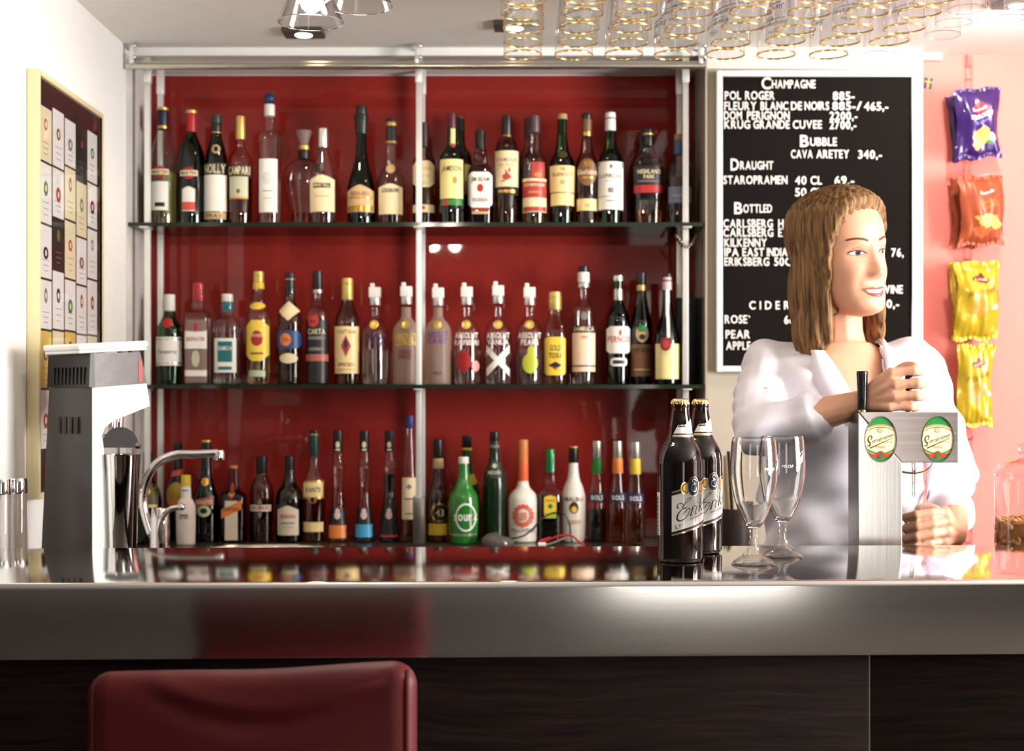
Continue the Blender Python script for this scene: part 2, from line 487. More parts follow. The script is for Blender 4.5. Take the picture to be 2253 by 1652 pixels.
for x in (bx0, bx1): b.add([(x, 0, 1.0), (x, bd, 1.04), (x, bd, 1.1), (x, 0, 1.091)], [(0, 1, 2, 3)], M_BARTOP)
b.build('bar_top', bar, uv=True)
b = MB(); b.grid([[(x, y, z) for y, z in ((0, 1.1 - r), (0, .998), (.003, .993), (.008, .991), (.03, .991))] for x in xs], M_BARFACE)
b.build('front_fascia', bar, uv=True)
xs_ = X(1919, 2.15)
for x0, x1 in ((bx0, xs_ - .0012), (xs_ + .0012, bx1)):
    b = MB(); b.box(x0, x1, .022, .04, .02, .9905, M_WENGE, .0006); b.build('wood_panel', bar)
b = MB(); b.box(xs_ - .0012, xs_ + .0012, .0235, .035, .02, .9905, M_SEAM); b.build('seam_strip', bar)
b = MB(); b.box(bx0, bx1, .04, .46, .02, 1.035, M_CAB); b.build('carcass', bar, smooth=False)

t = thing('service_counter', 'low dark work counter behind the bar under the beer tap', 'counter', (0, 2.655, 0), (0, 0, .036))
b = MB(); b.box(-.55, 2.0, 0, .20, .946, .986, M_CTOP); b.build('worktop', t, smooth=False)
b = MB(); b.box(-.53, 1.98, .02, .12, 0, .946, M_CAB); b.build('cabinet_front', t, smooth=False)

# ------------------------------------------------------------------ ceiling fixtures
M_LAMP = P('lit_halogen', (1, .9, .7), .3, emit=(1.0, .80, .50), es=40)
M_FIX = paint('grey_lamp_plate', (70, 62, 54), .5)
for k, (px, py, lab) in enumerate(((668, 67, 'small square ceiling spotlight seen through the funnel lamp shade'), (1132, 52, 'small square ceiling spotlight behind the hanging beer glasses'))):
    d = (ZT - ZC) * F / (YH - py)
    t = thing('ceiling_spotlight', lab, 'spotlight', (X(px, d), d, ZT), group='ceiling spotlights')
    b = MB(); b.box(-.05, .05, -.04, .04, -.012, 0, M_FIX, .003); b.build('plate', t)
    b = MB(); b.lathe([(.018, -.014), (.021, -.0122), (.021, -.012)], M_LAMP, 20, cap0=True); b.build('bulb', t)
    point('spot_glow', (X(px, d), d - .02, ZT - .03), 5, (1.0, .80, .55), .02, 2.3)

for (x, y), lab in (((1.16, 3.44), 'added unseen ceiling spotlight brightening the coral wall'),):
    t = thing('ceiling_spotlight', lab, 'spotlight', (x, y, ZT), group='ceiling spotlights')  # this fixture is added out of view to brighten the coral wall
    b = MB(); b.box(-.05, .05, -.04, .04, -.012, 0, M_FIX, .003); b.build('plate', t)
    b = MB(); b.lathe([(.018, -.014), (.021, -.0122), (.021, -.012)], M_LAMP, 20, cap0=True); b.build('bulb', t)
o = point('added_coral_glow', (1.16, 3.42, ZT - .03), 17, (1.0, .95, .88), .03, 2.7); o.rotation_euler = (.80, 0, 0)  # added light: makes the coral wall paler towards the top

# ------------------------------------------------------------------ bottles
class Body:
    """outline of a bottle in metres: radius(z), superellipse cross-section"""
    def __init__(s, zr, n=2.0, ky=1.0):
        s.z = [a for a, _ in zr]; s.r = [b for _, b in zr]; s.n = n; s.ky = ky
    def R(s, z): return float(pchip(s.z, s.r, [z])[0])
    def pt(s, u, z, off):
        R = s.R(z) + off
        q = min(abs(u) / R, .985)
        return (math.copysign(q * R, u), -(max(0, 1 - q**s.n))**(1/s.n) * R * s.ky, z)
    def rows(s, sub=4):
        zs = []
        for i in range(len(s.z) - 1):
            m = sub if abs(s.r[i+1] - s.r[i]) > .0006 else 1
            zs += [s.z[i] + (s.z[i+1] - s.z[i]) * k / m for k in range(m)]
        zs.append(s.z[-1])
        return list(zip(pchip(s.z, s.r, zs), zs))

class Bottle:
    """sizes are read off the photo in pixels at distance d and turned into metres"""
    def __init__(s, cx, prof, lab, zb, d, mat, n=2.0, ky=1.0, seg=36, name='liquor_bottle', cat='bottle', group=None, rot=0):
        s.cx, s.d, s.zb, s.k = cx, d, zb, d / F
        s.X0 = X(cx, d)
        s.t = thing(name, lab, cat, (s.X0, d, zb), (0, 0, rot), group)
        zr = [(max(0, s.zz(y)), hw * s.k) for y, hw in prof]
        r0 = zr[0][1]
        zr[0] = (0.0, r0 * .86)
        zr = [zr[0], (.0016, r0 * .955), (.005, r0)] + [q for q in zr[1:] if q[0] > .006]
        s.b = Body(zr, n, ky); s.seg = seg; s.mat = mat
        m = MB(); m.lathe(s.b.rows(), mat, seg, n, ky, cap0=True); s.body = m.build('glass_body', s.t)
        s.layer = 0
    def zz(s, y): return Z(y, s.d) - s.zb
    def fill(s, y, mat, gap=1.6):
        zt = s.zz(y); g = gap * s.k
        rows = [(max(.001, r - g), z) for r, z in s.b.rows() if .004 < z < zt]
        rows = [(rows[0][0] * .93, .0035)] + rows + [(max(.001, s.b.R(zt) - g), zt)]
        m = MB(); m.lathe(rows, mat, s.seg, s.b.n, s.b.ky, cap0=True, cap1=True); m.build('liquid', s.t); return s
    def cap(s, segs, name='cap', parent=None):
        """segs: (y_bottom, y_top, half width bottom, half width top, material)"""
        m = MB()
        for yb, yt, w0, w1, mat in segs:
            z0, z1 = s.zz(yb), s.zz(yt); e = min(.0012, (z1 - z0) * .2)
            m.lathe([(w0*s.k*.97, z0), (w0*s.k, z0 + e), (w1*s.k, z1 - e), (w1*s.k - e, z1)], mat, 24, cap0=True, cap1=True)
        m.build(name, parent or s.t); return s
    def print(s, items, name='label', off=.0005):
        """items laid on the outline, each one a hair above the last"""
        m = MB(); k = s.k; o = off
        for it in items:
            kind = it[0]; o += .00022
            if kind == 'r':                 # rectangle: y bottom, y top, half width, material, (centre u)
                _, yb, yt, hw, mat = it[:5]; u0 = it[5] if len(it) > 5 else 0
                s._patch(m, lambda t: (u0 + hw*t, yb, yt), mat, o)
            elif kind == 'g':               # gabled or arched top: rise (px) as last
                _, yb, yt, hw, mat, rise = it; 
                s._patch(m, lambda t: (hw*t, yb, yt + rise*abs(t)**1.3), mat, o)
            elif kind == 'e':               # ellipse: y, rx, ry, material, (u0)
                _, y, rx, ry, mat = it[:5]; u0 = it[5] if len(it) > 5 else 0
                s._patch(m, lambda t: (u0 + rx*math.sin(t*PI/2), y + ry*math.cos(t*PI/2), y - ry*math.cos(t*PI/2)), mat, o, 16)
            elif kind == 'd':               # diamond
                _, y, rx, ry, mat = it[:5]
                s._patch(m, lambda t: (rx*t, y + ry*(1 - abs(t)), y - ry*(1 - abs(t))), mat, o, 8)
            elif kind == 'o':               # octagon
                _, yb, yt, hw, mat, c = it
                s._patch(m, lambda t: (hw*t, yb - max(0, (abs(t) - 1)*hw + c), yt + max(0, (abs(t) - 1)*hw + c)), mat, o, 16)
            elif kind == 's':               # slanted strip: y at centre, half height, half width, slope, material
                _, y, hh, hw, sl, mat = it
                s._patch(m, lambda t: (hw*t, y + hh - sl*t, y - hh - sl*t), mat, o)
            elif kind == 't':               # text: string, y of baseline, cap height, width, material, (u0, bold)
                _, st, y, sz, wd, mat = it[:6]; u0 = it[6] if len(it) > 6 else 0
                A, fs = text2d(st, sz, fit=wd, bold=True)
                m.add([s.b.pt((p[0] + u0)*k, s.zz(y - p[1]), o) for p in A], fs, mat)
        m.build(name, s.t, sharp=60); return s
    def _patch(s, m, f, mat, o, nx=12):
        rows = []
        for i in range(nx + 1):
            t = -1 + 2*i/nx; u, yb, yt = f(t); z0, z1 = s.zz(yb), s.zz(yt)
            rows.append([s.b.pt(u*s.k, z0 + (z1 - z0)*j/6, o) for j in range(7)])
        m.grid(rows, mat)

DB = 3.985
G1, G2, G3 = 'bottles on the upper glass shelf', 'bottles on the lower glass shelf', 'bottles on the back counter'
def up(cx, prof, lab, mat, d=DB, **k): return Bottle(cx, [(500, prof[0][1])] + prof[1:], lab, ZS1, d, mat, group=G1, **k)
def mid(cx, prof, lab, mat, d=DB, **k): return Bottle(cx, [(848, prof[0][1])] + prof[1:], lab, ZS2, d, mat, group=G2, **k)
def low(cx, prof, lab, mat, d=DB, **k): return Bottle(cx, [(YH + (ZC - ZB)*F/d, prof[0][1])] + prof[1:], lab, ZB, d, mat, group=G3, **k)

c_ = lambda n, *rgb, **k: paint(n, rgb, k.pop('rough', .4), **k)
LQ_AMBER = liquid('amber_spirit', (.88, .42, .10)); LQ_DARKAM = liquid('dark_amber_spirit', (.62, .20, .045))
LQ_BROWN = liquid('brown_spirit', (.36, .115, .04)); LQ_PALE = liquid('pale_yellow_vermouth', (.78, .78, .30))
LQ_CLEAR = liquid('clear_spirit', (.93, .94, .93)); LQ_BLACK = P('black_liqueur', (.012, .008, .007), .08)
LQ_RED = liquid('red_bitter', (.25, .03, .02)); LQ_GREEN = liquid('green_liqueur', (.03, .22, .05)); LQ_STRAW = liquid('straw_rum', (.92, .74, .36))
LQ_ORANGE = liquid('orange_liqueur', (.85, .25, .05)); LQ_BLUE = liquid('blue_liqueur', (.02, .10, .40)); LQ_YELLOW = liquid('yellow_liqueur', (.55, .36, .04))
CAPNAVY = c_('navy_capsule', 20, 22, 44); CAPRED = c_('red_capsule', 176, 24, 36); CAPDGREEN = c_('dark_green_cap', 22, 52, 42)
CAPGOLD = P('gold_cap', srgb(206, 172, 96), .35, metal=.55); CAPBLACK = c_('black_cap', 20, 18, 18, rough=.3); CAPWHITE = c_('white_cap', 228, 224, 216)
CAPSILV = P('silver_cap', srgb(205, 200, 192), .25, metal=.8); CAPBROWN = c_('dark_brown_cap', 62, 38, 40); CORK = c_('cork', 178, 142, 98, rough=.8)
TEAL = c_('teal_ink', 18, 104, 112); YEL = c_('yellow_label', 226, 190, 60); OLIVEY = c_('pale_olive_label', 186, 190, 160)
TAN = c_('tan_label', 196, 164, 120); BROWNL = c_('brown_label', 120, 80, 52); DARKL = c_('dark_label', 26, 22, 22); BLUEL = c_('blue_label', 30, 66, 120); GREYB = c_('grey_blue_label', 120, 128, 150)
SKYB = c_('sky_blue_label', 60, 160, 206); ORNG = c_('orange_label', 224, 128, 60); GREENB = c_('green_label', 42, 120, 50); ROSE = c_('rose_red_label', 168, 58, 52); PALEY = c_('pale_yellow_label', 226, 212, 146); PURP = c_('purple_ink', 104, 44, 130); LIME = c_('lime_print', 176, 184, 50); MILK = c_('milk_white_bottle', 224, 216, 204, rough=.25)

# ---- upper shelf
def emblem(y): return [('e', y, 14, 13, RED_INK), ('r', y + 6, y - 6, 19, CREAM), ('t', 'MARTINI', y + 3.5, 7, 33, INK)]
B = up(358, [(488, 30), (375, 29.5), (345, 27.5), (326, 23), (300, 14.5), (287, 11), (240, 10)], 'clear vermouth bottle with navy capsule and pale yellow contents, first on the upper shelf', GL_CLEAR)
B.fill(380, LQ_PALE).cap([(286, 243, 12, 12, CAPNAVY), (243, 237, 12.5, 12.5, CAPGOLD), (284, 277, 12.3, 12.3, GOLD_INK)])
B.print(emblem(382), 'emblem_label').print([('r', 466, 403, 18, WHITE_PAPER), ('r', 458, 449, 11, INK)])
B = up(421, [(488, 31), (375, 30.5), (345, 29), (326, 24), (303, 14), (292, 11), (245, 10)], 'dark green vermouth bottle with red capsule', GL_DKGREEN)
B.fill(330, LQ_BLACK).cap([(291, 250, 11.5, 11.5, CAPRED), (250, 243, 12.3, 12.3, CAPGOLD)]); B.print(emblem(385), 'emblem_label').print([('g', 468, 414, 14, WHITE_PAPER, 6), ('r', 466, 448, 14, c_('coral_band', 206, 80, 60))])
B = up(476, [(488, 26), (372, 26), (350, 24), (320, 17), (295, 11), (255, 10)], 'green vermouth bottle with hanging medal and tall white label', GL_DKGREEN)
B.fill(340, LQ_BLACK).cap([(272, 253, 10.5, 10.5, CAPDGREEN), (295, 272, 10.8, 10.8, CAPBLACK), (294, 291, 11, 11, CAPGOLD)])
B.print([('r', 387, 361, 25, INK), ('t', 'NOILLY', 384, 19, 46, CREAM), ('r', 468, 388, 25, WHITE_PAPER), ('r', 485, 470, 24, TAN), ('t', 'PRAT', 481, 7, 34, INK)])
B.print([('e', 331, 9, 10, TAN, 3), ('e', 331, 5, 6, DARKL, 3)], 'medal', .001)
B = up(529, [(488, 26), (365, 26.5), (348, 25), (335, 17), (322, 9.5), (262, 9)], 'bitter bottle with gold cap and pale green label', glass('pinkish_glass', (.92, .70, .66), .5))
B.fill(395, LQ_RED).cap([(307, 256, 11, 10, CAPGOLD)]); B.print([('r', 391, 366, 25, INK), ('t', 'CAMPARI', 387, 17, 47, CREAM), ('r', 440, 392, 20, OLIVEY), ('r', 441, 437, 20, ORNG), ('e', 424, 4, 5, BROWNL)])
B = up(593, [(488, 25.5), (300, 25.5), (293, 23), (287, 12), (230, 11)], 'tall square-shouldered clear bottle with round blue ball stopper', GL_CLEAR)
B.fill(395, LQ_CLEAR); B.cap([(256, 230, 11.5, 11.5, CAPWHITE)])
m = MB(); m.ball((0, 0, B.zz(217)), 13*B.k, c_('blue_ball', 28, 54, 84, rough=.35)); m.build('stopper', B.t)
B.print([('r', 470, 353, 20, WHITE_PAPER), ('e', 395, 12, 15, c_('pale_blue_print', 200, 208, 206)), ('r', 424, 422, 12, GREY_INK), ('r', 440, 439, 10, GREY_INK)])
B = up(669, [(488, 27), (460, 32), (425, 42), (395, 46.5), (372, 42), (355, 24), (348, 13), (320, 11)], 'wide round decanter with fan-shaped glass stopper', GL_CLEAR, d=4.055, ky=.62)
B.fill(470, LQ_DARKAM).cap([(350, 330, 12.5, 12.5, DARKL), (330, 320, 12, 12, CAPGOLD), (318, 288, 9, 17, frosted('frosted_stopper', (.75, .62, .58), .5))], 'stopper')
B = up(711, [(488, 29), (440, 30), (400, 29.5), (375, 25), (350, 17), (325, 10), (290, 9.5)], 'cognac bottle with silver cap and dark hanging seal', GL_CLEAR, d=3.945)
B.fill(470, LQ_BROWN).cap([(325, 283, 11, 10.5, CAPSILV)]); B.print([('g', 469, 388, 27, CREAM, 10), ('r', 417, 406, 19, INK), ('t', 'MARTELL', 414, 6.5, 34, CREAM), ('r', 436, 434, 16, TAN)])
B.print([('r', 368, 325, 2, NAVY, -4), ('e', 374, 11, 11, DARKL, -5)], 'seal', .0016)
CAPOL = c_('black_olive_capsule', 26, 30, 20, rough=.35)
B = up(795, [(488, 31), (430, 31.5), (405, 29), (380, 22), (345, 13), (315, 11), (300, 10), (240, 10)], 'dark bottle with long black capsule and tan peaked label', GL_DKGREEN)
B.fill(330, LQ_BLACK).cap([(295, 262, 13, 15, CAPOL), (262, 252, 16, 15, CAPOL), (252, 232, 12.5, 11.5, CAPOL)]); B.print([('g', 470, 410, 29, TAN, 14), ('t', 'BOULARD', 434, 9, 40, BROWNL), ('r', 440, 437, 26, GOLD_INK), ('r', 468, 456, 27, GOLD_INK)])
B = up(861, [(488, 30), (450, 32), (415, 33), (390, 28), (370, 18), (355, 13), (316, 12), (268, 11)], 'cognac bottle with gold-banded navy capsule', GL_CLEAR)
B.fill(420, LQ_DARKAM).cap([(315, 278, 11.5, 11, CAPNAVY), (278, 269, 11.5, 11.5, CAPGOLD), (269, 261, 10.5, 10.5, CAPNAVY), (316, 311, 12, 12, CAPGOLD)])
B.print([('g', 475, 408, 26, CREAM, 8), ('r', 427, 419, 18, DARKL), ('t', 'MARTELL', 425.5, 5.5, 32, CREAM)]).print([('e', 374, 10, 11, TAN)], 'medal', .0012)
B = up(933, [(488, 25), (360, 25), (345, 20), (328, 11), (318, 8.5), (275, 8.5)], 'amber liqueur bottle directly behind the middle steel post of the upper shelf', GL_SMOKE)
B.fill(365, LQ_BROWN).cap([(324, 270, 9.5, 9, CAPBROWN)]); B.print([('o', 415, 357, 24, CREAM, 10), ('t', 'SOUTHERN', 378, 7, 36, TAN), ('t', 'COMFORT', 394, 7, 34, TAN), ('e', 405, 8, 6, OLIVEY)]).print([('r', 470, 453, 24, CREAM), ('e', 460, 4, 4, RED_INK)], 'lower_label')
B = up(1012, [(488, 27), (360, 27), (340, 24), (322, 12), (300, 10), (262, 9.5)], 'green whiskey bottle half hidden behind another green bottle', GL_GREEN, d=4.06)
B.fill(345, LQ_BROWN).cap([(290, 257, 9.5, 9.5, CAPBROWN)]); B.print([('r', 430, 365, 26, PALEY)])
B = up(994, [(488, 27), (360, 28), (342, 26), (325, 15), (312, 11), (285, 9.5), (256, 9.5)], 'green whiskey bottle with dark red capsule and pale green label', GL_GREEN, d=3.95)
B.fill(345, LQ_BROWN).cap([(283, 249, 10, 10, c_('wine_red_capsule', 84, 22, 34))]); B.print([('r', 440, 354, 25, PALEY), ('t', 'JAMESON', 380, 11, 43, INK), ('e', 400, 5, 8, ORNG, 8), ('r', 455, 442, 24, GREENB), ('e', 449, 7, 7, ROSE, -13)]).print([('r', 320, 284, 5, PALEY, 3), ('e', 322, 5, 5, ROSE, 3)], 'neck_label')
B = up(1057, [(488, 25), (385, 27), (372, 24), (362, 14), (352, 14.5), (340, 14), (326, 10.5), (292, 10)], 'short square bourbon bottle with black cap and white eight-sided label', GL_SMOKE, n=4.5)
B.fill(378, LQ_BROWN).cap([(327, 287, 11, 11, CAPBLACK)]); B.print([('o', 460, 382, 26.5, WHITE_PAPER, 8), ('t', 'JIM BEAM', 403, 9.5, 40, INK), ('e', 417, 7, 9, RED_INK), ('t', 'BOURBON', 447, 8, 32, GREY_INK)]).print([('r', 466, 461, 20, RED_INK), ('r', 474, 468, 18, TAN)], 'strip_label')
B = up(1115, [(488, 25), (340, 26), (325, 24.5), (310, 18), (299, 11), (260, 10.5)], 'whisky bottle with black cap and red bird on a cream label', GL_SMOKE)
B.fill(330, LQ_AMBER).cap([(297, 255, 11, 10.5, CAPBLACK), (302, 297, 11.2, 11, CAPGOLD)])
B.print([('r', 414, 335, 25.6, CREAM), ('t', 'FAMOUS', 359, 8, 42, GREY_INK), ('t', 'GROUSE', 370, 7, 38, TAN), ('e', 392, 9, 7, ROSE, 0), ('s', 386, 6, 3, -5, ROSE), ('e', 378, 2.5, 5, ROSE, 6), ('s', 398, 1.3, 12, 5, ROSE), ('r', 432, 416, 25.4, INK), ('r', 427, 421, 18, GOLD_INK)])
B = up(1164, [(488, 26), (370, 26), (345, 20), (320, 11), (265, 10)], 'dark whisky bottle mostly hidden behind a red-labelled bottle', GL_SMOKE, d=4.06)
B.fill(370, LQ_BROWN).cap([(300, 261, 11, 11, CAPBROWN)])
B = up(1176, [(488, 27), (375, 27.5), (352, 25), (332, 14), (320, 14), (295, 12), (260, 11)], 'clear whisky bottle with grey-brown cap and red label', GL_CLEAR)
B.fill(400, LQ_AMBER).cap([(292, 255, 12, 11.5, c_('grey_brown_cap', 86, 62, 62))]); B.print([('r', 395, 360, 15, ROSE, 7), ('e', 388, 8, 5, ORNG, 7)], 'upper_label').print([('r', 470, 396, 26, CREAM), ('r', 438, 402, 26, ROSE), ('t', 'GLENMORANGIE', 413, 6, 44, CREAM), ('r', 428, 424, 14, ORNG), ('r', 468, 458, 25, ROSE)])
B = up(1237, [(488, 25), (430, 26.5), (375, 28.5), (355, 26), (335, 16), (318, 13), (295, 10.5), (258, 10)], 'green malt whisky bottle with beige stopper and two-part cream label', GL_GREEN)
B.fill(350, LQ_DARKAM).cap([(263, 251, 11, 10.5, CORK), (293, 263, 10.2, 10, CAPBROWN)]); B.print([('r', 426, 368, 27.6, c_('warm_cream_label', 232, 206, 146)), ('t', 'THE', 379, 6, 12, BROWNL), ('t', 'GLENLIVET', 391, 7, 46, BROWNL), ('t', '12', 408, 7, 9, BROWNL)]).print([('r', 455, 428, 25.6, MATS['warm_cream_label'])], 'lower_label').print([('e', 343, 11, 8, c_('olive_seal', 64, 58, 26))], 'seal')
B = up(1291, [(488, 24), (440, 23), (385, 25), (358, 24), (335, 15), (305, 11), (258, 10)], 'brown malt whisky bottle with black cap and gold arched emblem', GL_SMOKE)
B.fill(375, LQ_DARKAM).cap([(262, 250, 11.5, 11, CAPBLACK), (302, 262, 10.8, 10.5, BROWNL), (300, 290, 11, 11, GOLD_INK)]); B.print([('e', 382, 21, 30, BROWNL), ('t', 'Glenfiddich', 387, 10, 42, CREAM), ('e', 363, 7, 7, GOLD_INK), ('r', 396, 392, 12, GOLD_INK)]).print([('r', 466, 440, 22, c_('warm_cream_label', 232, 206, 146)), ('t', '12', 458, 7, 9, BROWNL)], 'lower_label')
B = up(1343, [(488, 27), (365, 28), (350, 26), (325, 15), (308, 12), (288, 11), (255, 10.5)], 'green malt whisky bottle with white cap and full white label', GL_GREEN)
B.fill(350, LQ_BROWN).cap([(288, 262, 11.8, 11.5, CAPWHITE), (260, 248, 11.8, 11, CAPWHITE)]); B.print([('r', 464, 359, 27.6, WHITE_PAPER), ('e', 370, 3, 5, GREY_INK), ('t', 'LAPHROAIG', 395, 9, 48, GREY_INK), ('r', 402, 401, 14, GREY_INK), ('t', '10', 427, 10, 11, INK), ('r', 436, 435, 27, GREY_INK), ('r', 446, 444, 10, GREY_INK)])
B = up(1413, [(488, 28), (380, 28), (350, 20), (330, 12), (295, 11)], 'dark whisky bottle peeking out behind a wide black-labelled bottle', GL_SMOKE, d=4.06)
B.fill(380, LQ_BROWN).cap([(330, 291, 11.5, 11, CAPBLACK)])
B = up(1426, [(488, 28), (425, 31), (370, 34), (352, 30), (338, 16), (320, 12.5), (290, 12)], 'wide whisky bottle with black label and red band', GL_CLEAR, n=2.4, ky=.7)
B.fill(465, LQ_AMBER).cap([(322, 298, 12.6, 12.5, CAPBLACK), (298, 294, 12.7, 12.7, CAPGOLD), (294, 284, 12.6, 12, CAPBLACK)]); B.print([('r', 410, 368, 32.4, DARKL), ('t', 'HIGHLAND', 385, 9, 50, CREAM), ('t', 'PARK', 396, 8, 24, CREAM), ('r', 403, 400, 24, GREY_INK), ('r', 427, 410, 32.2, c_('red_band', 170, 36, 34))])
B = up(1494, [(488, 30), (380, 31), (362, 26), (345, 13), (338, 11), (300, 10.5)], 'dark bottle with cork stopper and blue neck band beside the right post', GL_SMOKE)
B.fill(392, LQ_BROWN).cap([(309, 296, 11, 10.5, CORK), (340, 309, 11.3, 11, c_('denim_blue_band', 74, 104, 138))]); B.print([('r', 450, 414, 25, GREYB), ('r', 436, 432, 18, c_('pale_grey_print', 160, 160, 170))])

# ---- lower shelf
B = mid(373, [(843, 26), (745, 28.5), (722, 27), (705, 18), (690, 12.5), (684, 12), (655, 11.5)], 'squat green gin bottle with white cap and red seal', GL_GREEN)
B.fill(760, P('dark_green_gin', (.01, .05, .015), .05)).cap([(684, 648, 12.6, 12, CAPWHITE)]); B.print([('r', 805, 742, 28, WHITE_PAPER), ('r', 749, 745, 28, CAPSILV), ('t', 'Tanqueray', 778, 8, 42, GREY_INK), ('r', 801, 798, 28, CAPSILV)]).print([('e', 711, 11, 11, RED_INK)], 'seal')
B = mid(436, [(843, 26), (700, 26.5), (690, 24), (680, 13), (664, 11.5), (628, 11)], 'square clear gin bottle with red cap and red lettering', GL_CLEAR, n=6)
B.fill(700, LQ_CLEAR).cap([(662, 622, 12.3, 11.8, CAPRED)]); B.print([('r', 842, 705, 24, frosted('rosy_frost_print', (.62, .42, .38), .75)), ('e', 721, 4, 10, RED_INK), ('g', 768, 731, 24, WHITE_PAPER, -2), ('t', 'BEEFEATER', 751, 8, 40, RED_INK), ('r', 828, 815, 24, WHITE_PAPER), ('e', 790, 9, 18, OLIVEY)])
B = mid(500, [(843, 28), (715, 28.5), (705, 25), (693, 14), (683, 12.5), (652, 12)], 'squat clear tequila bottle with teal and white label', GL_CLEAR, n=3)
B.fill(720, LQ_CLEAR).cap([(664, 647, 12.8, 12.3, CAPWHITE), (684, 664, 13, 12.8, TEAL)]); B.print([('r', 820, 745, 24, WHITE_PAPER), ('r', 797, 752, 16, TEAL), ('t', 'OLMECA', 771, 8, 30, WHITE_PAPER), ('r', 814, 807, 15, TEAL)])
m = MB()
for zc in (727, 838):
    for k in range(20):
        a = 2*PI*k/20; p = B.b.pt(0, B.zz(zc), 0)
        q = 28.5*B.k/((abs(math.cos(a))**3 + abs(math.sin(a))**3)**(1/3))
        m.ball((q*math.cos(a), q*math.sin(a), B.zz(zc)), (.0025, .0025, .008), GL_CLEAR, 6, 5)
m.build('glass_ribs', B.t)
B = mid(569, [(843, 25), (710, 26.5), (690, 25), (672, 19), (650, 12), (634, 10), (604, 10)], 'rum bottle with gold cap and big yellow oval label', GL_CLEAR)
B.fill(700, LQ_STRAW).cap([(622, 608, 11.5, 11.5, CAPGOLD), (608, 597, 12, 11, CAPGOLD), (636, 622, 12.6, 12.4, YEL)]); B.print([('e', 674, 17, 8, YEL)], 'neck_label').print([('o', 795, 705, 25, c_('bright_yellow_label', 236, 204, 70), 14), ('e', 745, 13, 17, RED_INK), ('t', 'Havana', 742, 9, 30, CREAM), ('t', 'Club', 757, 11, 24, RED_INK), ('r', 780, 776, 14, BROWNL)]).print([('r', 829, 815, 18, OLIVEY)], 'lower_label')
B = mid(638, [(843, 26), (715, 28), (695, 26), (678, 17), (655, 11), (606, 10)], 'dark rum bottle with cream diamond neck tag and blue label', GL_SMOKE)
B.fill(718, LQ_BROWN).cap([(614, 601, 11.2, 11, CAPNAVY), (653, 614, 10.6, 10.4, CAPBLACK), (616, 612, 11, 11, CAPGOLD)]); B.print([('d', 685, 24.5, 22, CREAM)], 'neck_tag', .003).print([('o', 768, 728, 27, BLUEL, 8), ('e', 748, 12, 14, ORNG, -6), ('t', 'Club', 752, 8, 18, RED_INK, -6)]).print([('e', 789, 20, 11, CREAM)], 'lower_label')
B = mid(699, [(843, 25), (700, 25.5), (685, 24), (672, 15), (655, 10), (600, 9.5)], 'black-labelled rum bottle with black cap and red round badge', GL_CLEAR)
B.fill(705, LQ_BROWN).cap([(637, 596, 10.6, 10.2, CAPBLACK), (645, 637, 11, 10.8, CAPSILV)]); B.print([('r', 842, 705, 24.8, DARKL), ('t', 'CARTA', 736, 11, 38, CREAM), ('r', 748, 741, 18, GREY_INK), ('r', 772, 765, 17, GREY_INK), ('r', 795, 780, 24.8, c_('pinkish_band', 176, 92, 84)), ('e', 708, 11.5, 12.5, c_('badge_red', 196, 50, 40), -7), ('t', '1862', 711, 6, 13, DARKL, -7)])
B = mid(764, [(843, 26), (715, 27.5), (700, 26), (682, 19), (662, 12.5), (618, 12)], 'spiced rum bottle with gold cap and broad cream label', GL_SMOKE)
B.fill(718, LQ_AMBER).cap([(660, 626, 13.3, 13, CAPGOLD), (626, 612, 13.5, 12.5, CAPGOLD)]); B.print([('r', 822, 719, 26.6, c_('warm_cream_label', 232, 206, 146)), ('t', 'CAPTAIN', 735, 8, 40, BROWNL), ('d', 762, 11, 24, ROSE), ('d', 758, 5, 14, NAVY), ('t', 'SPICED', 806, 7, 36, BROWNL), ('r', 815, 812, 20, TAN)])
# the row of seven pourer-topped vodka bottles
POUR = c_('white_pourer', 236, 232, 226)
def vodka(cx, top, lab, body, prints, liq=True):
    q = top - 624
    B = mid(cx, [(843, 29), (745, 30), (727, 28.5), (712, 22), (700, 12), (694, 10.5), (676, 10.5)], lab, body, name='vodka_bottle')
    B.cap([(672 + q, 655 + q, 13, 12.5, CAPSILV)], 'collar')
    m = MB(); z0, z1, z2 = B.zz(655 + q), B.zz(632 + q), B.zz(623 + q); k = B.k
    m.box(-13*k, 13*k, -10*k, 10*k, z0, z1, POUR, .002); m.box(-10.5*k, -1*k, -6*k, 6*k, z1 - .001, z2, POUR, .002)
    m.lathe([(8*k, z0 - .003), (8*k, z0 + .001)], POUR, 16); m.build('pourer', B.t)
    if liq: B.fill(770, LQ_CLEAR)
    B.print([('e', 715, 10, 10, CAPGOLD)], 'medallion', .0012); B.print(prints, 'printing')
    return B
PW = c_('white_print', 238, 232, 224)
FRC = frosted('frosted_vodka_glass', (.66, .50, .42), .62)
vodka(825, 624, 'clear vodka bottle with dark blue lettering and white pourer', GL_CLEAR, [('t', 'ABSOLUT', 747, 12, 50, NAVY), ('t', 'VODKA', 761, 12, 44, NAVY)])
vodka(894, 622, 'frosted vodka bottle with yellow lettering left of the middle post', FRC, [('t', 'ABSOLUT', 747, 12, 48, YEL), ('t', 'CITRON', 761, 12, 44, YEL), ('r', 790, 770, 16, c_('brown_print', 118, 72, 58))], False)
vodka(964, 625, 'frosted vodka bottle with purple lettering right of the middle post', FRC, [('t', 'ABSOLUT', 743, 12, 46, PURP), ('t', 'KURANT', 757, 12, 42, PURP), ('r', 824, 818, 9, c_('brown_print', 118, 72, 58))], False)
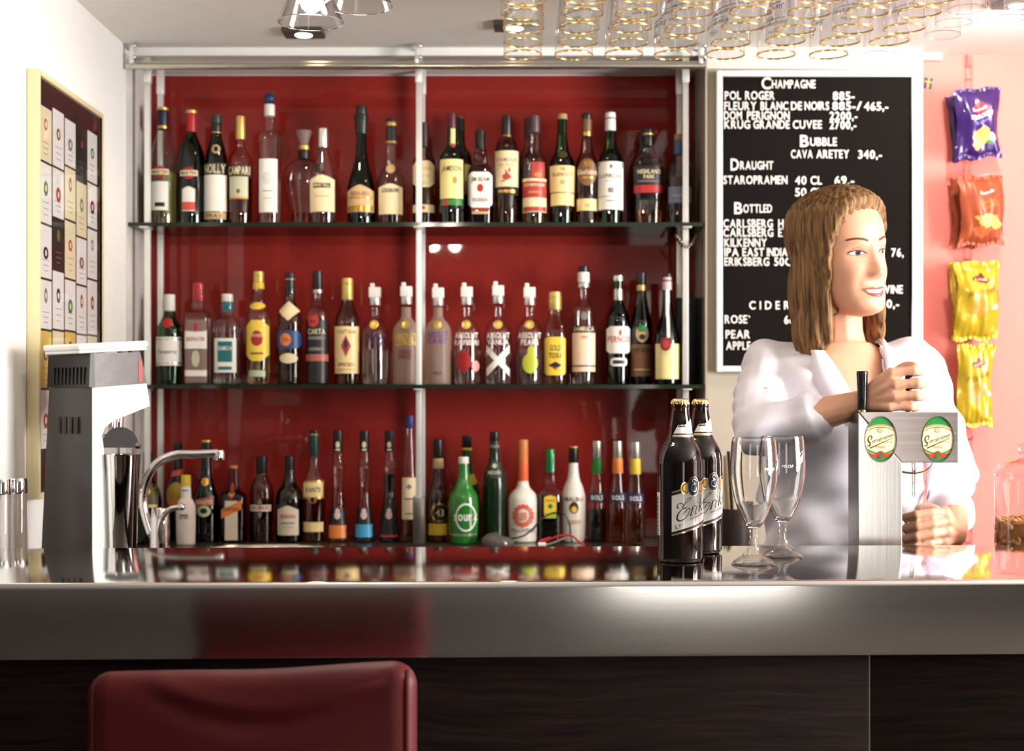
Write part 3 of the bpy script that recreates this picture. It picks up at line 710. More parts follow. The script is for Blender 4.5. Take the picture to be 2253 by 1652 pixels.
vodka(1027, 623, 'clear vodka bottle with white lettering and red berry print', GL_CLEAR, [('t', 'ABSOLUT', 745, 12, 50, PW), ('t', 'RASPBERRI', 760, 11, 52, PW), ('e', 795, 17, 22, c_('berry_red_print', 150, 20, 26), -6), ('e', 806, 8, 12, c_('pink_print', 226, 150, 140), 20)])
vodka(1096, 620, 'clear vodka bottle with big white cross print', GL_CLEAR, [('t', 'ABSOLUT', 745, 12, 50, PW), ('t', 'VANILIA', 759, 11, 46, PW), ('s', 794, 9, 25, 26, PW), ('s', 794, 8, 25, -26, PW)])
vodka(1165, 624, 'clear vodka bottle with white lettering and lime green pear print', GL_CLEAR, [('t', 'ABSOLUT', 745, 12, 50, PW), ('t', 'PEARS', 760, 12, 38, PW), ('e', 800, 17, 22, LIME, 1), ('e', 775, 9, 14, LIME, 4)])
B = mid(1221, [(843, 25), (735, 26), (715, 22), (690, 14), (682, 13.5), (650, 13)], 'small tequila bottle with gold cap and yellow label', GL_CLEAR, n=2.6)
B.fill(740, LQ_STRAW).cap([(682, 656, 14.5, 14.5, CAPGOLD), (656, 642, 14.5, 13, CAPGOLD)]); B.print([('o', 826, 742, 23, YEL, 5), ('t', 'GOLD', 772, 12, 24, INK), ('t', 'TEQUILA', 788, 11, 28, INK), ('d', 804, 15, 8, INK), ('e', 811, 3, 3, RED_INK)])
B = mid(1284, [(843, 25), (700, 26), (680, 25), (668, 18), (655, 11), (632, 10.5), (590, 10)], 'tall clear anise bottle with white collar and black-banded label', GL_CLEAR)
B.fill(770, LQ_CLEAR).cap([(599, 586, 11.5, 11, CAPBLACK), (622, 599, 13.2, 12.8, CAPWHITE), (633, 623, 13.5, 13.2, CAPSILV)]); B.print([('r', 818, 733, 25.2, c_('blush_label', 232, 200, 172)), ('r', 732, 717, 25.4, INK), ('t', 'SAMBUCA', 729, 9, 44, CREAM), ('r', 745, 740, 7, ORNG), ('r', 807, 804, 25, INK)]).print([('e', 696, 8, 9, GREY_INK)], 'badge')
B = mid(1360, [(843, 25), (715, 26.5), (697, 25), (678, 17), (662, 11), (610, 10)], 'black aperitif bottle with silver neck foil and red-lettered white label', GL_DKGREEN)
B.fill(668, LQ_BLACK).cap([(661, 619, 11.2, 9.8, CAPSILV), (619, 606, 12, 11.5, CAPSILV)]); B.print([('o', 778, 719, 26, WHITE_PAPER, 6), ('t', 'PERNOD', 754, 13, 48, RED_INK), ('e', 733, 3, 7, ROSE, 3)]).print([('o', 806, 788, 18, WHITE_PAPER, 4), ('r', 801, 793, 13, NAVY)], 'lower_label')
B = mid(1411, [(843, 23), (715, 24), (690, 19), (660, 13), (640, 10.5), (605, 10)], 'black bitter bottle with gold neck band and brown label', GL_DKGREEN)
B.fill(650, LQ_BLACK).cap([(627, 600, 10.6, 10.2, CAPBLACK), (640, 627, 11, 10.8, CAPGOLD)]); B.print([('r', 828, 758, 23.3, BROWNL), ('t', 'FERNET BRANCA', 776, 9, 42, INK), ('r', 815, 812, 18, TAN)]).print([('e', 735, 14, 19, TAN), ('e', 724, 10, 8, GREENB), ('e', 742, 7, 6, DARKL)], 'emblem')
B = mid(1468, [(843, 27), (760, 27.5), (735, 25), (700, 15), (670, 10.5), (640, 9.5), (608, 9)], 'black bottle with white neck ribbon ending in a red wax seal', GL_DKGREEN, d=3.94)
B.fill(640, LQ_BLACK).cap([(610, 602, 10.4, 10, CAPBLACK), (638, 610, 10.3, 9.8, c_('pale_pink_foil', 214, 190, 186)), (620, 615, 10.5, 10.5, ROSE)]); B.print([('r', 834, 757, 26.5, PALEY), ('t', 'CARTA', 782, 7, 30, OLIVEY)])
B.print([('r', 697, 638, 3.4, PW, -1), ('s', 720, 24, 3.2, 0, PW)], 'ribbon', .0012).print([('e', 758, 12, 15, c_('wax_red', 138, 26, 26), -6), ('e', 758, 7, 9, ROSE, -6)], 'wax_seal', .0022)

# ---- back counter
B = low(326, [(1192, 29), (1105, 30), (1078, 25), (1058, 14), (1035, 10), (1000, 10)], 'dark squat bottle with gold labels half hidden behind the tap spout', GL_DKGREEN, d=3.93)
B.fill(1060, LQ_BLACK).cap([(1036, 994, 11, 10.5, CAPBLACK), (1042, 1036, 14, 13, GOLD_INK)]); B.print([('r', 1116, 1064, 26, c_('olive_dark_label', 84, 72, 34)), ('d', 1080, 12, 16, YEL), ('r', 1115, 1108, 24, PALEY)])
B = low(391, [(1192, 23), (1085, 24), (1062, 20), (1040, 12), (1020, 10.5), (980, 10)], 'dark bottle with black cap and yellow-green label behind a paper-wrapped bottle', GL_BROWN, d=4.03)
B.fill(1040, LQ_BROWN).cap([(997, 975, 10.6, 10.2, CAPBLACK)]); B.print([('e', 1090, 21, 30, c_('mustard_label', 170, 140, 40)), ('r', 1108, 1095, 16, ORNG)]).print([('s', 1040, 6, 15, 3, c_('coral_print', 206, 90, 76))], 'neck_label')
B = low(409, [(1198, 20), (1118, 21), (1100, 15), (1095, 11), (1068, 10), (1050, 9.5)], 'small bitters bottle wrapped in white paper with yellow cap', paint('white_wrap_paper', (222, 206, 196), .7), d=3.90)
B.cap([(1068, 1045, 11, 10.5, YEL), (1102, 1072, 11.8, 10.8, WHITE_PAPER)]); B.print([('e', 1085, 4, 5, RED_INK), ('r', 1080, 1077, 7, NAVY)], 'neck_label').print([('r', 1134, 1130, 9, GREY_INK), ('t', 'BITTERS', 1140, 5, 20, GREY_INK)])
B = low(454, [(1192, 28), (1120, 28.5), (1090, 25), (1060, 16), (1030, 11), (975, 10)], 'black cream liqueur bottle with gold top and brown arched label', GL_DKGREEN)
B.fill(1030, LQ_BLACK).cap([(1000, 973, 10.6, 10.4, CAPBLACK), (973, 968, 10.6, 10.2, CAPGOLD)]); B.print([('s', 1104, 10, 20, 4, c_('rust_label', 150, 78, 52)), ('t', 'BAILEYS', 1107, 8, 34, CREAM), ('e', 1123, 15, 12, OLIVEY), ('e', 1122, 8, 6, DARKL)]).print([('e', 1059, 8, 9, GOLD_INK)], 'neck_label')
B = low(514, [(1192, 27), (1095, 28.5), (1086, 25), (1076, 13), (1062, 10.5), (1030, 9.5)], 'square dark bottle with cork-coloured top and orange slanted band', GL_BROWN, n=5)
B.fill(1085, LQ_BLACK).cap([(1062, 1024, 10, 9.2, c_('orange_cork_cap', 196, 124, 70))]); B.print([('r', 1186, 1100, 14, c_('ivory_label', 214, 200, 178)), ('s', 1119, 10, 22, 10, ORNG), ('t', 'COINTREAU', 1122, 8, 38, INK)]).print([('r', 1096, 1062, 3.5, RED_INK), ('e', 1084, 7, 6, GOLD_INK)], 'neck_ribbon', .001)
B = low(576, [(1192, 25), (1098, 26.5), (1075, 25), (1055, 18), (1043, 11.5), (1010, 11)], 'round whisky liqueur bottle with black cap and red-on-white strip', GL_SMOKE)
B.fill(1100, LQ_BROWN).cap([(1042, 1003, 12, 11.6, CAPBLACK)]); B.print([('r', 1123, 1109, 23, c_('ivory_label', 214, 200, 178)), ('t', 'DRAMBUIE', 1119, 7, 38, RED_INK), ('d', 1104, 5, 10, GREY_INK), ('d', 1129, 5, 10, GREY_INK)])
B = low(637, [(1192, 29), (1105, 31), (1082, 27), (1060, 14), (1040, 11), (1008, 10)], 'dark brown cherry liqueur bottle with cream shaped label', GL_BROWN)
B.fill(1060, LQ_BLACK).cap([(1040, 1003, 10.8, 10.3, CAPBLACK)]); B.print([('g', 1175, 1110, 23, c_('ivory_label', 214, 200, 178), 10), ('t', 'HEERING', 1138, 8, 34, RED_INK), ('r', 1150, 1147, 15, GREY_INK), ('r', 1158, 1157, 10, GREY_INK)])
B = low(691, [(1192, 24), (1075, 25), (1055, 23), (1035, 16), (1022, 11.5), (1003, 10), (950, 9.5)], 'pear liqueur bottle with black capsule and gold-edged shield label', GL_CLEAR)
B.fill(1097, LQ_BROWN).cap([(1003, 955, 10.8, 10, CAPDGREEN), (955, 946, 10.2, 10, CAPBLACK), (957, 954, 10.4, 10.4, CAPGOLD)]); B.print([('r', 1096, 1056, 23.5, GOLD_INK), ('e', 1097, 9, 9, GOLD_INK), ('r', 1092, 1060, 21.5, c_('warm_cream_label', 232, 206, 146)), ('t', 'XANTE', 1081, 10, 34, INK), ('e', 1098, 5, 6, DARKL)]).print([('r', 1168, 1147, 22, c_('warm_cream_label', 232, 206, 146))], 'lower_label')
def carafe(cx, lab, liq, level, lower):
    B = low(cx, [(1192, 23), (1165, 21), (1120, 16), (1080, 12.5), (1040, 14), (1026, 14.5), (1020, 12), (1000, 10), (952, 9.5)], lab, GL_CLEAR)
    B.fill(level, liq).cap([(994, 947, 10.8, 10.4, CAPBLACK)])
    B.print([('r', 1152, 1117, 16.5, DARKL), ('e', 1132, 7, 9, c_('pale_pink_print', 214, 190, 182)), ('e', 1122, 5, 5, MATS['pale_pink_print'])] + lower)
    B.print([('e', 978, 4.5, 7, CREAM), ('r', 991, 987, 5, CREAM)], 'cap_emblem', .0012)
carafe(744, 'slim waisted liqueur bottle with orange lower label', LQ_ORANGE, 1120, [('r', 1182, 1154, 18.5, ORNG)])
carafe(802, 'slim waisted liqueur bottle with blue lower label', LQ_BLUE, 1120, [('r', 1180, 1152, 18.5, SKYB)])
carafe(857, 'slim waisted liqueur bottle with dark contents and thin red stripe', LQ_BLACK, 1042, [('r', 1178, 1153, 18.5, DARKL), ('r', 1180, 1175, 19.5, c_('red_stripe', 190, 50, 70))])
B = low(901, [(1192, 22), (1145, 20), (1050, 16), (985, 11.5), (955, 9.5), (920, 9.5)], 'tall tapering bottle with purple foil top and cream label', GL_CLEAR)
B.fill(1140, LQ_BROWN).cap([(942, 914, 11, 10.6, c_('purple_foil', 52, 42, 96))]); B.print([('r', 1141, 1050, 15.5, CREAM), ('d', 1070, 7, 6, GREY_INK), ('r', 1098, 1095, 11, BROWNL), ('r', 1130, 1128, 8, BROWNL)])
B = low(964, [(1192, 26), (1110, 27), (1085, 24), (1060, 15), (1032, 11), (972, 10)], 'amber liqueur bottle with round black badge reading 43', GL_SMOKE)
B.fill(1100, LQ_AMBER).cap([(1008, 967, 11.4, 11, CAPBLACK), (1030, 1008, 11.6, 11.5, TAN)]); B.print([('e', 1126, 20, 21, GOLD_INK, 5), ('e', 1126, 16.5, 17.5, DARKL, 5), ('t', '43', 1133, 14, 18, CREAM, 5), ('r', 1175, 1150, 20, YEL)])
B = low(1027, [(1192, 28), (1085, 29), (1058, 23), (1035, 13), (1000, 10.5), (962, 10)], 'dark bottle with yellow and green wrap behind the bright green bottle', c_('dark_green_yellow_wrap', 24, 50, 20, rough=.3), d=4.05)
B.cap([(985, 958, 11, 10.8, CAPBLACK), (990, 985, 11.2, 11.2, YEL)]); B.print([('e', 1054, 12, 12, YEL, 14), ('e', 1078, 10, 10, YEL, -14), ('e', 1090, 8, 12, GREENB, 12)], 'wrap_print')
B = low(1020, [(1198, 30), (1115, 33), (1092, 31), (1070, 19), (1048, 13), (1012, 11)], 'bright green sour liqueur bottle with white cap and ring logo', P('sour_green_wrap', srgb(36, 116, 40), .2, coat=.5, var=.35), d=3.93)
B.cap([(1048, 1020, 12.5, 11, CAPWHITE), (1020, 1005, 11.5, 11, CAPWHITE)])
B.print([('e', 1136, 23, 31, PW, 6), ('e', 1136, 20, 27, MATS['sour_green_wrap'], 6), ('t', 'sourz', 1143, 20, 50, PW, 5), ('r', 1177, 1172, 29, CAPSILV)])
B = low(1088, [(1192, 26), (1075, 27), (1050, 25), (1030, 17), (1003, 11), (955, 10)], 'tall black-green melon liqueur bottle with dark shield label', P('black_green_textured_glass', (.006, .016, .006), .18, var=.3))
B.cap([(970, 950, 10.6, 10.4, CAPBLACK), (996, 970, 10.9, 10.7, c_('dark_olive_foil', 40, 44, 34)), (985, 978, 11, 11, GREY_INK)]); B.print([('g', 1050, 1014, 18, c_('dark_olive_foil', 40, 44, 34), 8), ('t', 'MIDORI', 1042, 7, 28, OLIVEY), ('d', 1024, 6, 6, OLIVEY)])
B = low(1151, [(1192, 31), (1100, 33), (1088, 29), (1070, 14), (1058, 11.5), (975, 10.5)], 'white peach liqueur bottle with long orange neck', MILK)
B.cap([(1058, 1012, 11.9, 11.6, c_('orange_neck_foil', 216, 96, 50)), (1012, 967, 11.4, 11, c_('copper_orange_cap', 206, 120, 60))]); B.print([('e', 1132 - 20*math.cos(2*PI*q/14), 5.0, 5.6, c_('orange_red_print', 206, 92, 66), 19*math.sin(2*PI*q/14)) for q in range(14)] + [('e', 1135, 8.5, 7.5, c_('faded_orange_print', 214, 140, 112)), ('e', 1128, 4.5, 4.5, MATS['faded_orange_print'], -3.4), ('e', 1128, 4.5, 4.5, MATS['faded_orange_print'], 3.4), ('t', 'PEACHTREE', 1168, 8, 52, GREY_INK)], 'printing')
B = low(1210, [(1192, 24), (1090, 25), (1078, 21), (1062, 12), (1038, 10), (995, 10)], 'square green liqueur bottle with metallic green cap and yellow label', GL_CLEAR, n=5)
B.fill(1088, LQ_GREEN).cap([(1038, 988, 11, 10.6, P('metal_green_cap', srgb(40, 128, 72), .3, metal=.5))]); B.print([('g', 1128, 1088, 13.5, YEL, 4), ('t', 'PISANG', 1102, 5, 20, ROSE), ('e', 1112, 5, 5, GREENB), ('r', 1138, 1129, 13, LIME)])
B = low(1262, [(1192, 24), (1160, 26), (1095, 26), (1075, 22), (1050, 13), (1018, 10), (988, 9.5)], 'white coconut rum bottle with black cap', MILK)
B.cap([(1018, 985, 10.6, 10.2, CAPBLACK), (985, 982, 10.4, 10.2, CAPGOLD)]); B.print([('t', 'MALIBU', 1101, 9, 40, BROWNL), ('e', 1115, 10, 13, c_('coconut_brown', 66, 36, 20)), ('e', 1119, 6, 7, YEL), ('r', 1150, 1142, 15, TAN)], 'printing')
def bols(cx, lab, d, cols, liq, dy):
    B = low(cx, [(1192, 21), (1165, 23), (1120, 22), (1085, 18), (1050, 12.5), (1030, 11), (975, 10)], lab, GL_CLEAR, d=d, name='liqueur_bottle')
    B.fill(1118 + dy, liq).cap([(1007 + dy, 970 + dy, 10.6, 10.2, CAPSILV), (1041 + dy, 1007 + dy, 12, 11, cols)])
    B.print([('r', 1104 + dy, 1083 + dy, 18.5, NAVY), ('t', 'BOLS', 1098 + dy, 9, 26, WHITE_PAPER)])
bols(1313, 'slim liqueur bottle with green neck band and dark contents', 3.99, GREENB, LQ_BLACK, 0)
bols(1359, 'slim liqueur bottle with orange neck band', 3.97, ORNG, LQ_DARKAM, 0)
bols(1398, 'slim liqueur bottle with yellow neck band and golden contents', 3.90, YEL, LQ_YELLOW, 2)

# ------------------------------------------------------------------ helpers for curves and flat printing
def smooth_pts(pts, n=6, closed=False):
    P_ = [Vector(p) for p in pts]; out = []; N = len(P_)
    for i in range(N if closed else N - 1):
        p0 = P_[(i-1) % N] if (closed or i > 0) else P_[i]*2 - P_[i+1]
        p1, p2 = P_[i], P_[(i+1) % N]
        p3 = P_[(i+2) % N] if (closed or i + 2 < N) else p2*2 - p1
        for k in range(n):
            t = k/n
            out.append(.5*((2*p1) + (p2 - p0)*t + (2*p0 - 5*p1 + 4*p2 - p3)*t*t + (3*p1 - p0 - 3*p2 + p3)*t**3))
    if not closed: out.append(P_[-1])
    return out
def ribbon2d(pts, w, n=8):
    """a pen stroke in 2-D: -> rows of (left, right); width w may be a list"""
    c = smooth_pts([(p[0], p[1], 0) for p in pts], n); m = len(c)
    ws = np.interp(np.linspace(0, 1, m), np.linspace(0, 1, len(w)), w) if hasattr(w, '__len__') else [w]*m
    rows = []
    for i in range(m):
        t = (c[min(i+1, m-1)] - c[max(i-1, 0)]); t = t.normalized() if t.length > 1e-9 else Vector((1, 0, 0))
        nrm = Vector((-t.y, t.x, 0))*ws[i]/2
        rows.append([(c[i].x + nrm.x, c[i].y + nrm.y), (c[i].x - nrm.x, c[i].y - nrm.y)])
    return rows
def poly_ellipse(cx, cy_, rx, ry, n=28): return [(cx + rx*math.cos(2*PI*k/n), cy_ + ry*math.sin(2*PI*k/n)) for k in range(n)]

# ------------------------------------------------------------------ two dark beer bottles on the bar
GOLDM = P('bright_gold_metal', (.86, .62, .28), .18, metal=1)
LQ_BEER = liquid('dark_beer', (.22, .05, .012))
M_LABELW = P('pearly_label_paper', srgb(246, 243, 232), .3, metal=.0, coat=.5)
def arcpt(B, s, y, off=.0006):
    """s px along the arc from the front line, y photo row"""
    z = B.zz(y); R = B.b.R(z) + off; a = s*B.k/B.b.R(z)
    return (R*math.sin(a), -R*math.cos(a), z)
def arcgrid(m, B, s0, s1, fy0, fy1, mat, off, nx=20, ny=3, s0b=None):
    rows = []
    for i in range(nx + 1):
        row = []
        for j in range(ny + 1):
            s = s0 + (s1 - s0)*i/nx; y0, y1 = fy0(s), fy1(s)
            row.append(arcpt(B, s, y0 + (y1 - y0)*j/ny, off))
        rows.append(row)
    m.grid(rows, mat)
B = Bottle(1496.5, [(1243, 47), (1225, 50), (1020, 50), (1002, 47), (985, 41), (968, 31), (955, 26.5), (930, 23.5), (897, 18.5), (893, 20), (888, 19.5)],
           'brown beer bottle with gold crown cap, nearer of the two beer bottles on the bar', 1.1, 2.39, GL_BROWN, seg=56, name='beer_bottle', group='beer bottles on the bar')
B.fill(905, LQ_BEER)
m = MB(); k = B.k
rows = []
for z, r, cr in ((B.zz(889), 20.2, .9), (B.zz(886), 20.4, .6), (B.zz(880), 19.0, .15), (B.zz(877.5), 16.5, 0), (B.zz(876.5), 11, 0), (B.zz(876.2), .2, 0)):
    rows.append([((r + cr*math.cos(21*a))*k*math.cos(a), (r + cr*math.cos(21*a))*k*math.sin(a), z) for a in np.linspace(0, 2*PI, 126, endpoint=False)])
m.grid(rows, GOLDM, closed_v=True); m.build('crown_cap', B.t)
m = MB(); SL = .30; S0 = -24
base = lambda s: 1184 - 8 - SL*(s - S0)
def band(t0, t1, mat, off, s1=96): arcgrid(m, B, S0, s1, lambda s: base(s) - t0, lambda s: base(s) - t1, mat, off)
band(0, 97, M_LABELW, .0005); band(0, 2.6, GOLDM, .0008); band(3.4, 9, INK, .0008); band(88, 94, INK, .0008); band(95, 97, GOLDM, .0008)
def stroke(pts, w, mat=INK, off=.0009, fx=lambda s: s + S0, fy=None):
    m.grid([[arcpt(B, fx(p[0]), (fy or (lambda s, t: base(fx(s)) - t))(*p), off) for p in r] for r in ribbon2d(pts, w)], mat)
stroke([(15, 57), (12, 60), (13, 65), (18, 67), (24, 63), (27, 58)], [3, 2, 1.6, 1.5, 1.5, 1.2])
stroke([(28, 64), (34, 71), (41, 72), (42, 69), (36, 66), (28, 62), (24, 56), (28, 53), (33, 54)], [1, 1.2, 1.6, 1.4, 1.2, 1.4, 2.2, 1.6, 1.0])
stroke([(31, 54), (22, 52), (14, 44), (12, 35), (17, 29), (27, 30), (36, 38), (40, 47), (36, 50), (29, 45), (24, 40)], [1.2, 1.8, 3, 3.6, 2.6, 1.6, 1.4, 1.6, 1.5, 1.8, 1.2])
stroke([(41, 32), (47, 50), (44, 44), (50, 51), (54, 50)], [3, 2.6, 1.6, 1.4, 2.4])
stroke([(58, 49), (54, 34), (59, 33)], [2.6, 2.6, 1.0]); stroke([(60, 56), (61.5, 57)], [2, 2])
stroke([(74, 72), (64, 33)], [2.2, 3]); stroke([(78, 50), (69, 43), (71, 43), (76, 33), (80, 34)], [1.8, 1.2, 2, 2.4, 1])
stroke([(86, 51), (83, 47), (88, 39), (82, 33)], [1.4, 2, 2.6, 1.2]); stroke([(101, 72), (92, 36), (97, 32), (101, 42), (95, 45)], [2, 2.8, 1.6, 2, 1])
A, fs = text2d('5,3', 8.5, sx=.9); m.add([arcpt(B, S0 + 13 + p[0], base(S0 + 13 + p[0]) - 13 - p[1], .0009) for p in A], fs, INK)
A, fs = text2d('%', 4, sx=.9); m.add([arcpt(B, S0 + 22 + p[0], base(S0 + 22 + p[0]) - 17 - p[1], .0009) for p in A], fs, INK)
A, fs = text2d('EN GOD SMAK', 3.6, fit=44, bold=True) ; m.add([arcpt(B, S0 + 63 + p[0], base(S0 + 63 + p[0]) - 24 - p[1], .0009) for p in A], fs, ROSE)
m.build('label', B.t, sharp=60)
m = MB()
def disc(s, y, rx, ry, mat, off):
    pts = poly_ellipse(0, 0, rx, ry)
    m.add([arcpt(B, s, y, off)] + [arcpt(B, s + p[0]*.5, y + p[1]*.5, off) for p in pts] + [arcpt(B, s + p[0], y + p[1], off) for p in pts],
          [(0, 1+i, 1+(i+1) % 28) for i in range(28)] + [(1+i, 29+i, 29+(i+1) % 28, 1+(i+1) % 28) for i in range(28)], mat)
for s in (4.8, 45): disc(s, 1071, 9.5, 13.5, GOLDM, .0011); disc(s, 1071, 7.4, 11, TAN, .0013); disc(s, 1071, 4, 7, GOLD_INK, .0015)
disc(24.5, 1067, 14, 21, GOLDM, .0016); disc(24.5, 1067, 13, 20, c_('shield_navy', 26, 44, 92, rough=.25), .0018)
stroke([(31, 13), (24, 17), (21, 11), (27, 6), (20, 3), (19, -7), (28, -10), (32, -2)], [1.2, 1.6, 1.8, 1.2, 1.6, 1.8, 1.6, 1.2], GOLDM, .0021, fx=lambda s: s, fy=lambda s, t: 1068 - t)
m.build('emblem', B.t, sharp=60)
m = MB()
ft = lambda s: np.interp(s, [-21, -7, 8, 16, 26, 40], [959, 934, 933.5, 929, 921, 921])
for y0, y1, mat, off in ((961, None, M_LABELW, .0005), (961, 957.5, GOLDM, .0008), (956, 953, INK, .0008)):
    arcgrid(m, B, -21, 44, lambda s: y0, (lambda s: min(ft(s), y0 - .3)) if y1 is None else (lambda s: max(y1, ft(s))), mat, off)
arcgrid(m, B, -7.5, 9, lambda s: 939, lambda s: 936.6, INK, .0008); arcgrid(m, B, -7, 9, lambda s: 935.6, lambda s: 933.8, GOLDM, .0008)
m.build('neck_label', B.t, sharp=60)
m = MB(); arcgrid(m, B, -82, -57, lambda s: 1176, lambda s: 1082, M_LABELW, .0005)
yy = 1090
for j in range(26):
    h = 1 + (j*7 % 5)*.5
    arcgrid(m, B, -78, -64, lambda s: yy + h, lambda s: yy, INK, .0008, 4, 1); yy += h + 1.4
m.build('barcode_label', B.t, sharp=60)
BEER = B
d2 = 2.53
copy_thing(B.t, (X(1541.4, d2), d2, 1.1), 'brown beer bottle with gold crown cap, the one standing behind beside the goblets')

# ------------------------------------------------------------------ two empty goblets on the bar
M_GOBLET = P('goblet_glass', (.97, .97, .97), 0, trans=1, ior=1.48)
M_PRINTW = P('white_enamel_print', (.86, .84, .82), .5)
dg = 2.335; k = dg/F; yb = 890 + .25*F/dg
oz = [(48.5, 1243), (49, 1241.5), (44, 1236), (31, 1226), (19, 1214), (12.5, 1202), (9.8, 1186), (10.6, 1172), (14, 1160), (24, 1146), (36, 1120), (46, 1085), (51.5, 1050), (52.5, 1034), (51, 1005), (47.3, 964), (46.6, 962)]
zs = [(yb - y)*k for _, y in oz]; zs[0] = 0
zq = sorted(set(list(np.linspace(zs[1], zs[-1], 60)) + zs[1:]))
outer = [(.001, 0), (oz[0][0]*k, 0)] + list(zip(pchip(zs[1:], [r*k for r, _ in oz[1:]], zq), zq))
zi = np.linspace((yb - 1150)*k, zs[-1], 40)
inner = [(max(.0005, float(r) - .0016 - .003*max(0, 1 - (z - zi[0])/.03)), z) for r, z in zip(pchip(zs[1:], [r*k for r, _ in oz[1:]], zi), zi)]
inner = [(max(.0005, inner[0][0]*f), inner[0][1] - .004*(1 - f)) for f in (.05, .5, .85)] + inner
t = thing('goblet', 'empty stemmed beer goblet on the bar, nearer of the two and left', 'glass', (X(1658.5, dg), dg, 1.1), (0, 0, .62), group='goblets on the bar')
zc_ = (yb - 1163)*k
m = MB(); m.lathe([(.001, zc_)] + [p for p in outer if p[1] > zc_] + list(reversed(inner)), M_GOBLET, 64, cap0=True, cap1=True); m.build('glass_bowl', t)
m = MB(); ft_ = [p for p in outer if p[1] <= zc_ + .0005]
m.lathe([(r + (.0012*math.sin(z*760) if .006 < z < .05 else 0), z) for r, z in ft_], glass('goblet_foot_glass', (.99, .985, .98), .95, .06, 1.0), 64)
m.lathe([(.001, .0060), (.030, .0046), (.0455*.72, .004), (.030, .0075), (.012, .016), (.0055, .030), (.0035, .042)], MATS['goblet_foot_glass'], 48); m.build('foot', t)
Bd = Body([(z, r) for r, z in outer[1:] if z > .001])
m = MB(); A, fs = text2d('PROF', 6.5, fit=27, bold=True)
m.add([Bd.pt((p[0] - 3)*k, (yb - 1034 + p[1])*k, .0004) for p in A], fs, M_PRINTW)
for pts, w in (([(18, 1034), (27, 1022), (33, 1006)], [3, 9, 1]), ([(26, 1030), (34, 1016), (38, 1000)], [1, 5, 1]), ([(22, 1012), (30, 1002), (37, 996)], [1, 2, 1])):
    m.grid([[Bd.pt(p[0]*k, (yb - p[1])*k, .0004) for p in r] for r in ribbon2d(pts, w)], M_PRINTW)
m.build('printing', t, sharp=60)
dg2 = 2.455
copy_thing(t, (X(1722, dg2), dg2, 1.1), 'empty stemmed beer goblet on the bar, the one standing behind and right', rot=(0, 0, .1))

# ------------------------------------------------------------------ glasses hanging upside down in the rack
rk = thing('glass_rack', 'slotted steel glass rack fixed under the ceiling above the bar', 'rack', (0, 0, 0))
colx = [.0229, .136, .2394, .3457, .4575, .568, .679, .783]
rowd = [3.218, 3.105, 2.996, 2.878, 2.766]
edges = [colx[0] - .055] + [(a + c)/2 for a, c in zip(colx, colx[1:])] + [colx[-1] + .055, colx[-1] + .165, colx[-1] + .275]
for x in edges:
    b = MB(); b.box(x - .003, x + .003, 2.60, 3.29, 2.251, ZT, STEEL); b.box(x - .021, x + .021, 2.60, 3.29, 2.2495, 2.2515, STEEL)
    b.build('rail', rk)
GL_HANG = glass('hanging_beer_glass', (.985, .985, .985), .97, .05, refl=.85, base=.10)
M_GRIM = P('gold_rim_band', (.80, .56, .20), .22, metal=1)
M_BLKPR = P('black_glass_print', (.02, .018, .02), .4)
hz = 2.100
gp = [(.0405, .0), (.0409, .003), (.0395, .05), (.0365, .09), (.031, .118), (.020, .134), (.009, .141), (.008, .147), (.016, .1515), (.036, .1535), (.036, .156), (.001, .156)]
t = thing('hanging_beer_glass', 'x', 'glass', (0, 0, 0), group='gold rimmed beer glasses hanging in the rack')
zz_ = np.linspace(.003, .1515, 24)
body = [(.0405, 0)] + list(zip(pchip([z for _, z in gp[:9]], [r for r, _ in gp[:9]], zz_), zz_)) + gp[9:]
m = MB(); m.lathe(body, GL_HANG, 40, cap1=True); m.build('glass_body', t)
m = MB(); m.lathe([(.0402, .0002), (.0404, -.0008), (.0412, -.0006), (.0415, .0006), (.0414, .0030), (.0411, .0032)], M_GRIM, 40); m.build('gold_rim', t)
m = MB(); Bd = Body([(z, r) for r, z in body[:-3]])
A, fs = text2d('Staropramen', .0095, fit=.056, shear=.35, bold=True)
for p in A: p[1] += p[0]*.22
m.add([Bd.pt(-p[0], .062 - p[1], .0004) for p in A], fs, M_BLKPR)
m.grid([[Bd.pt(-p[0], .062 - p[1], .0004) for p in r] for r in ribbon2d([(-.022, -.011), (0, -.006), (.027, .003)], [.0016, .002, .0008])], M_BLKPR)
m.grid([[Bd.pt(-p[0], .062 - p[1], .0004) for p in r] for r in ribbon2d([(0, .028), (.007, .022), (0, .016), (-.007, .022), (0, .028)], .0008)], M_BLKPR)
A, fs = text2d('PRAGUE', .004, fit=.02, bold=True); m.add([Bd.pt(-p[0] - .004, .042 - p[1], .0004) for p in A], fs, M_BLKPR)
m.build('printing', t, sharp=60)
ordn = ['first', 'second', 'third', 'fourth', 'fifth', 'sixth', 'seventh', 'eighth']
rown = ['in the rear row of the rack', 'in the second row from the rear', 'in the middle row of the rack', 'in the second row from the front', 'in the front row of the rack']
first = True
for i, x in enumerate(colx):
    for j, d in enumerate(rowd):
        if i == 7 and j == 0: continue
        lab = 'gold-rimmed beer glass hanging upside down, %s from left %s' % (ordn[i], rown[j])
        loc = (x + rng.normal(0, .0022), d + rng.normal(0, .003), hz + rng.normal(0, .0012)); rot = (rng.normal(0, .015), rng.normal(0, .015), rng.uniform(-1.3, 1.3))
        if first: t.location = loc; t.rotation_euler = rot; t['label'] = lab; first = False
        else: copy_thing(t, loc, lab, rot)
pt_ = thing('plain_hanging_glass', 'x', 'glass', (0, 0, 0), group='plain glasses hanging at the right end of the rack')
body2 = [(r*.87, z) for r, z in body[:-3]] + [(.036, .1535), (.036, .156), (.001, .156)]
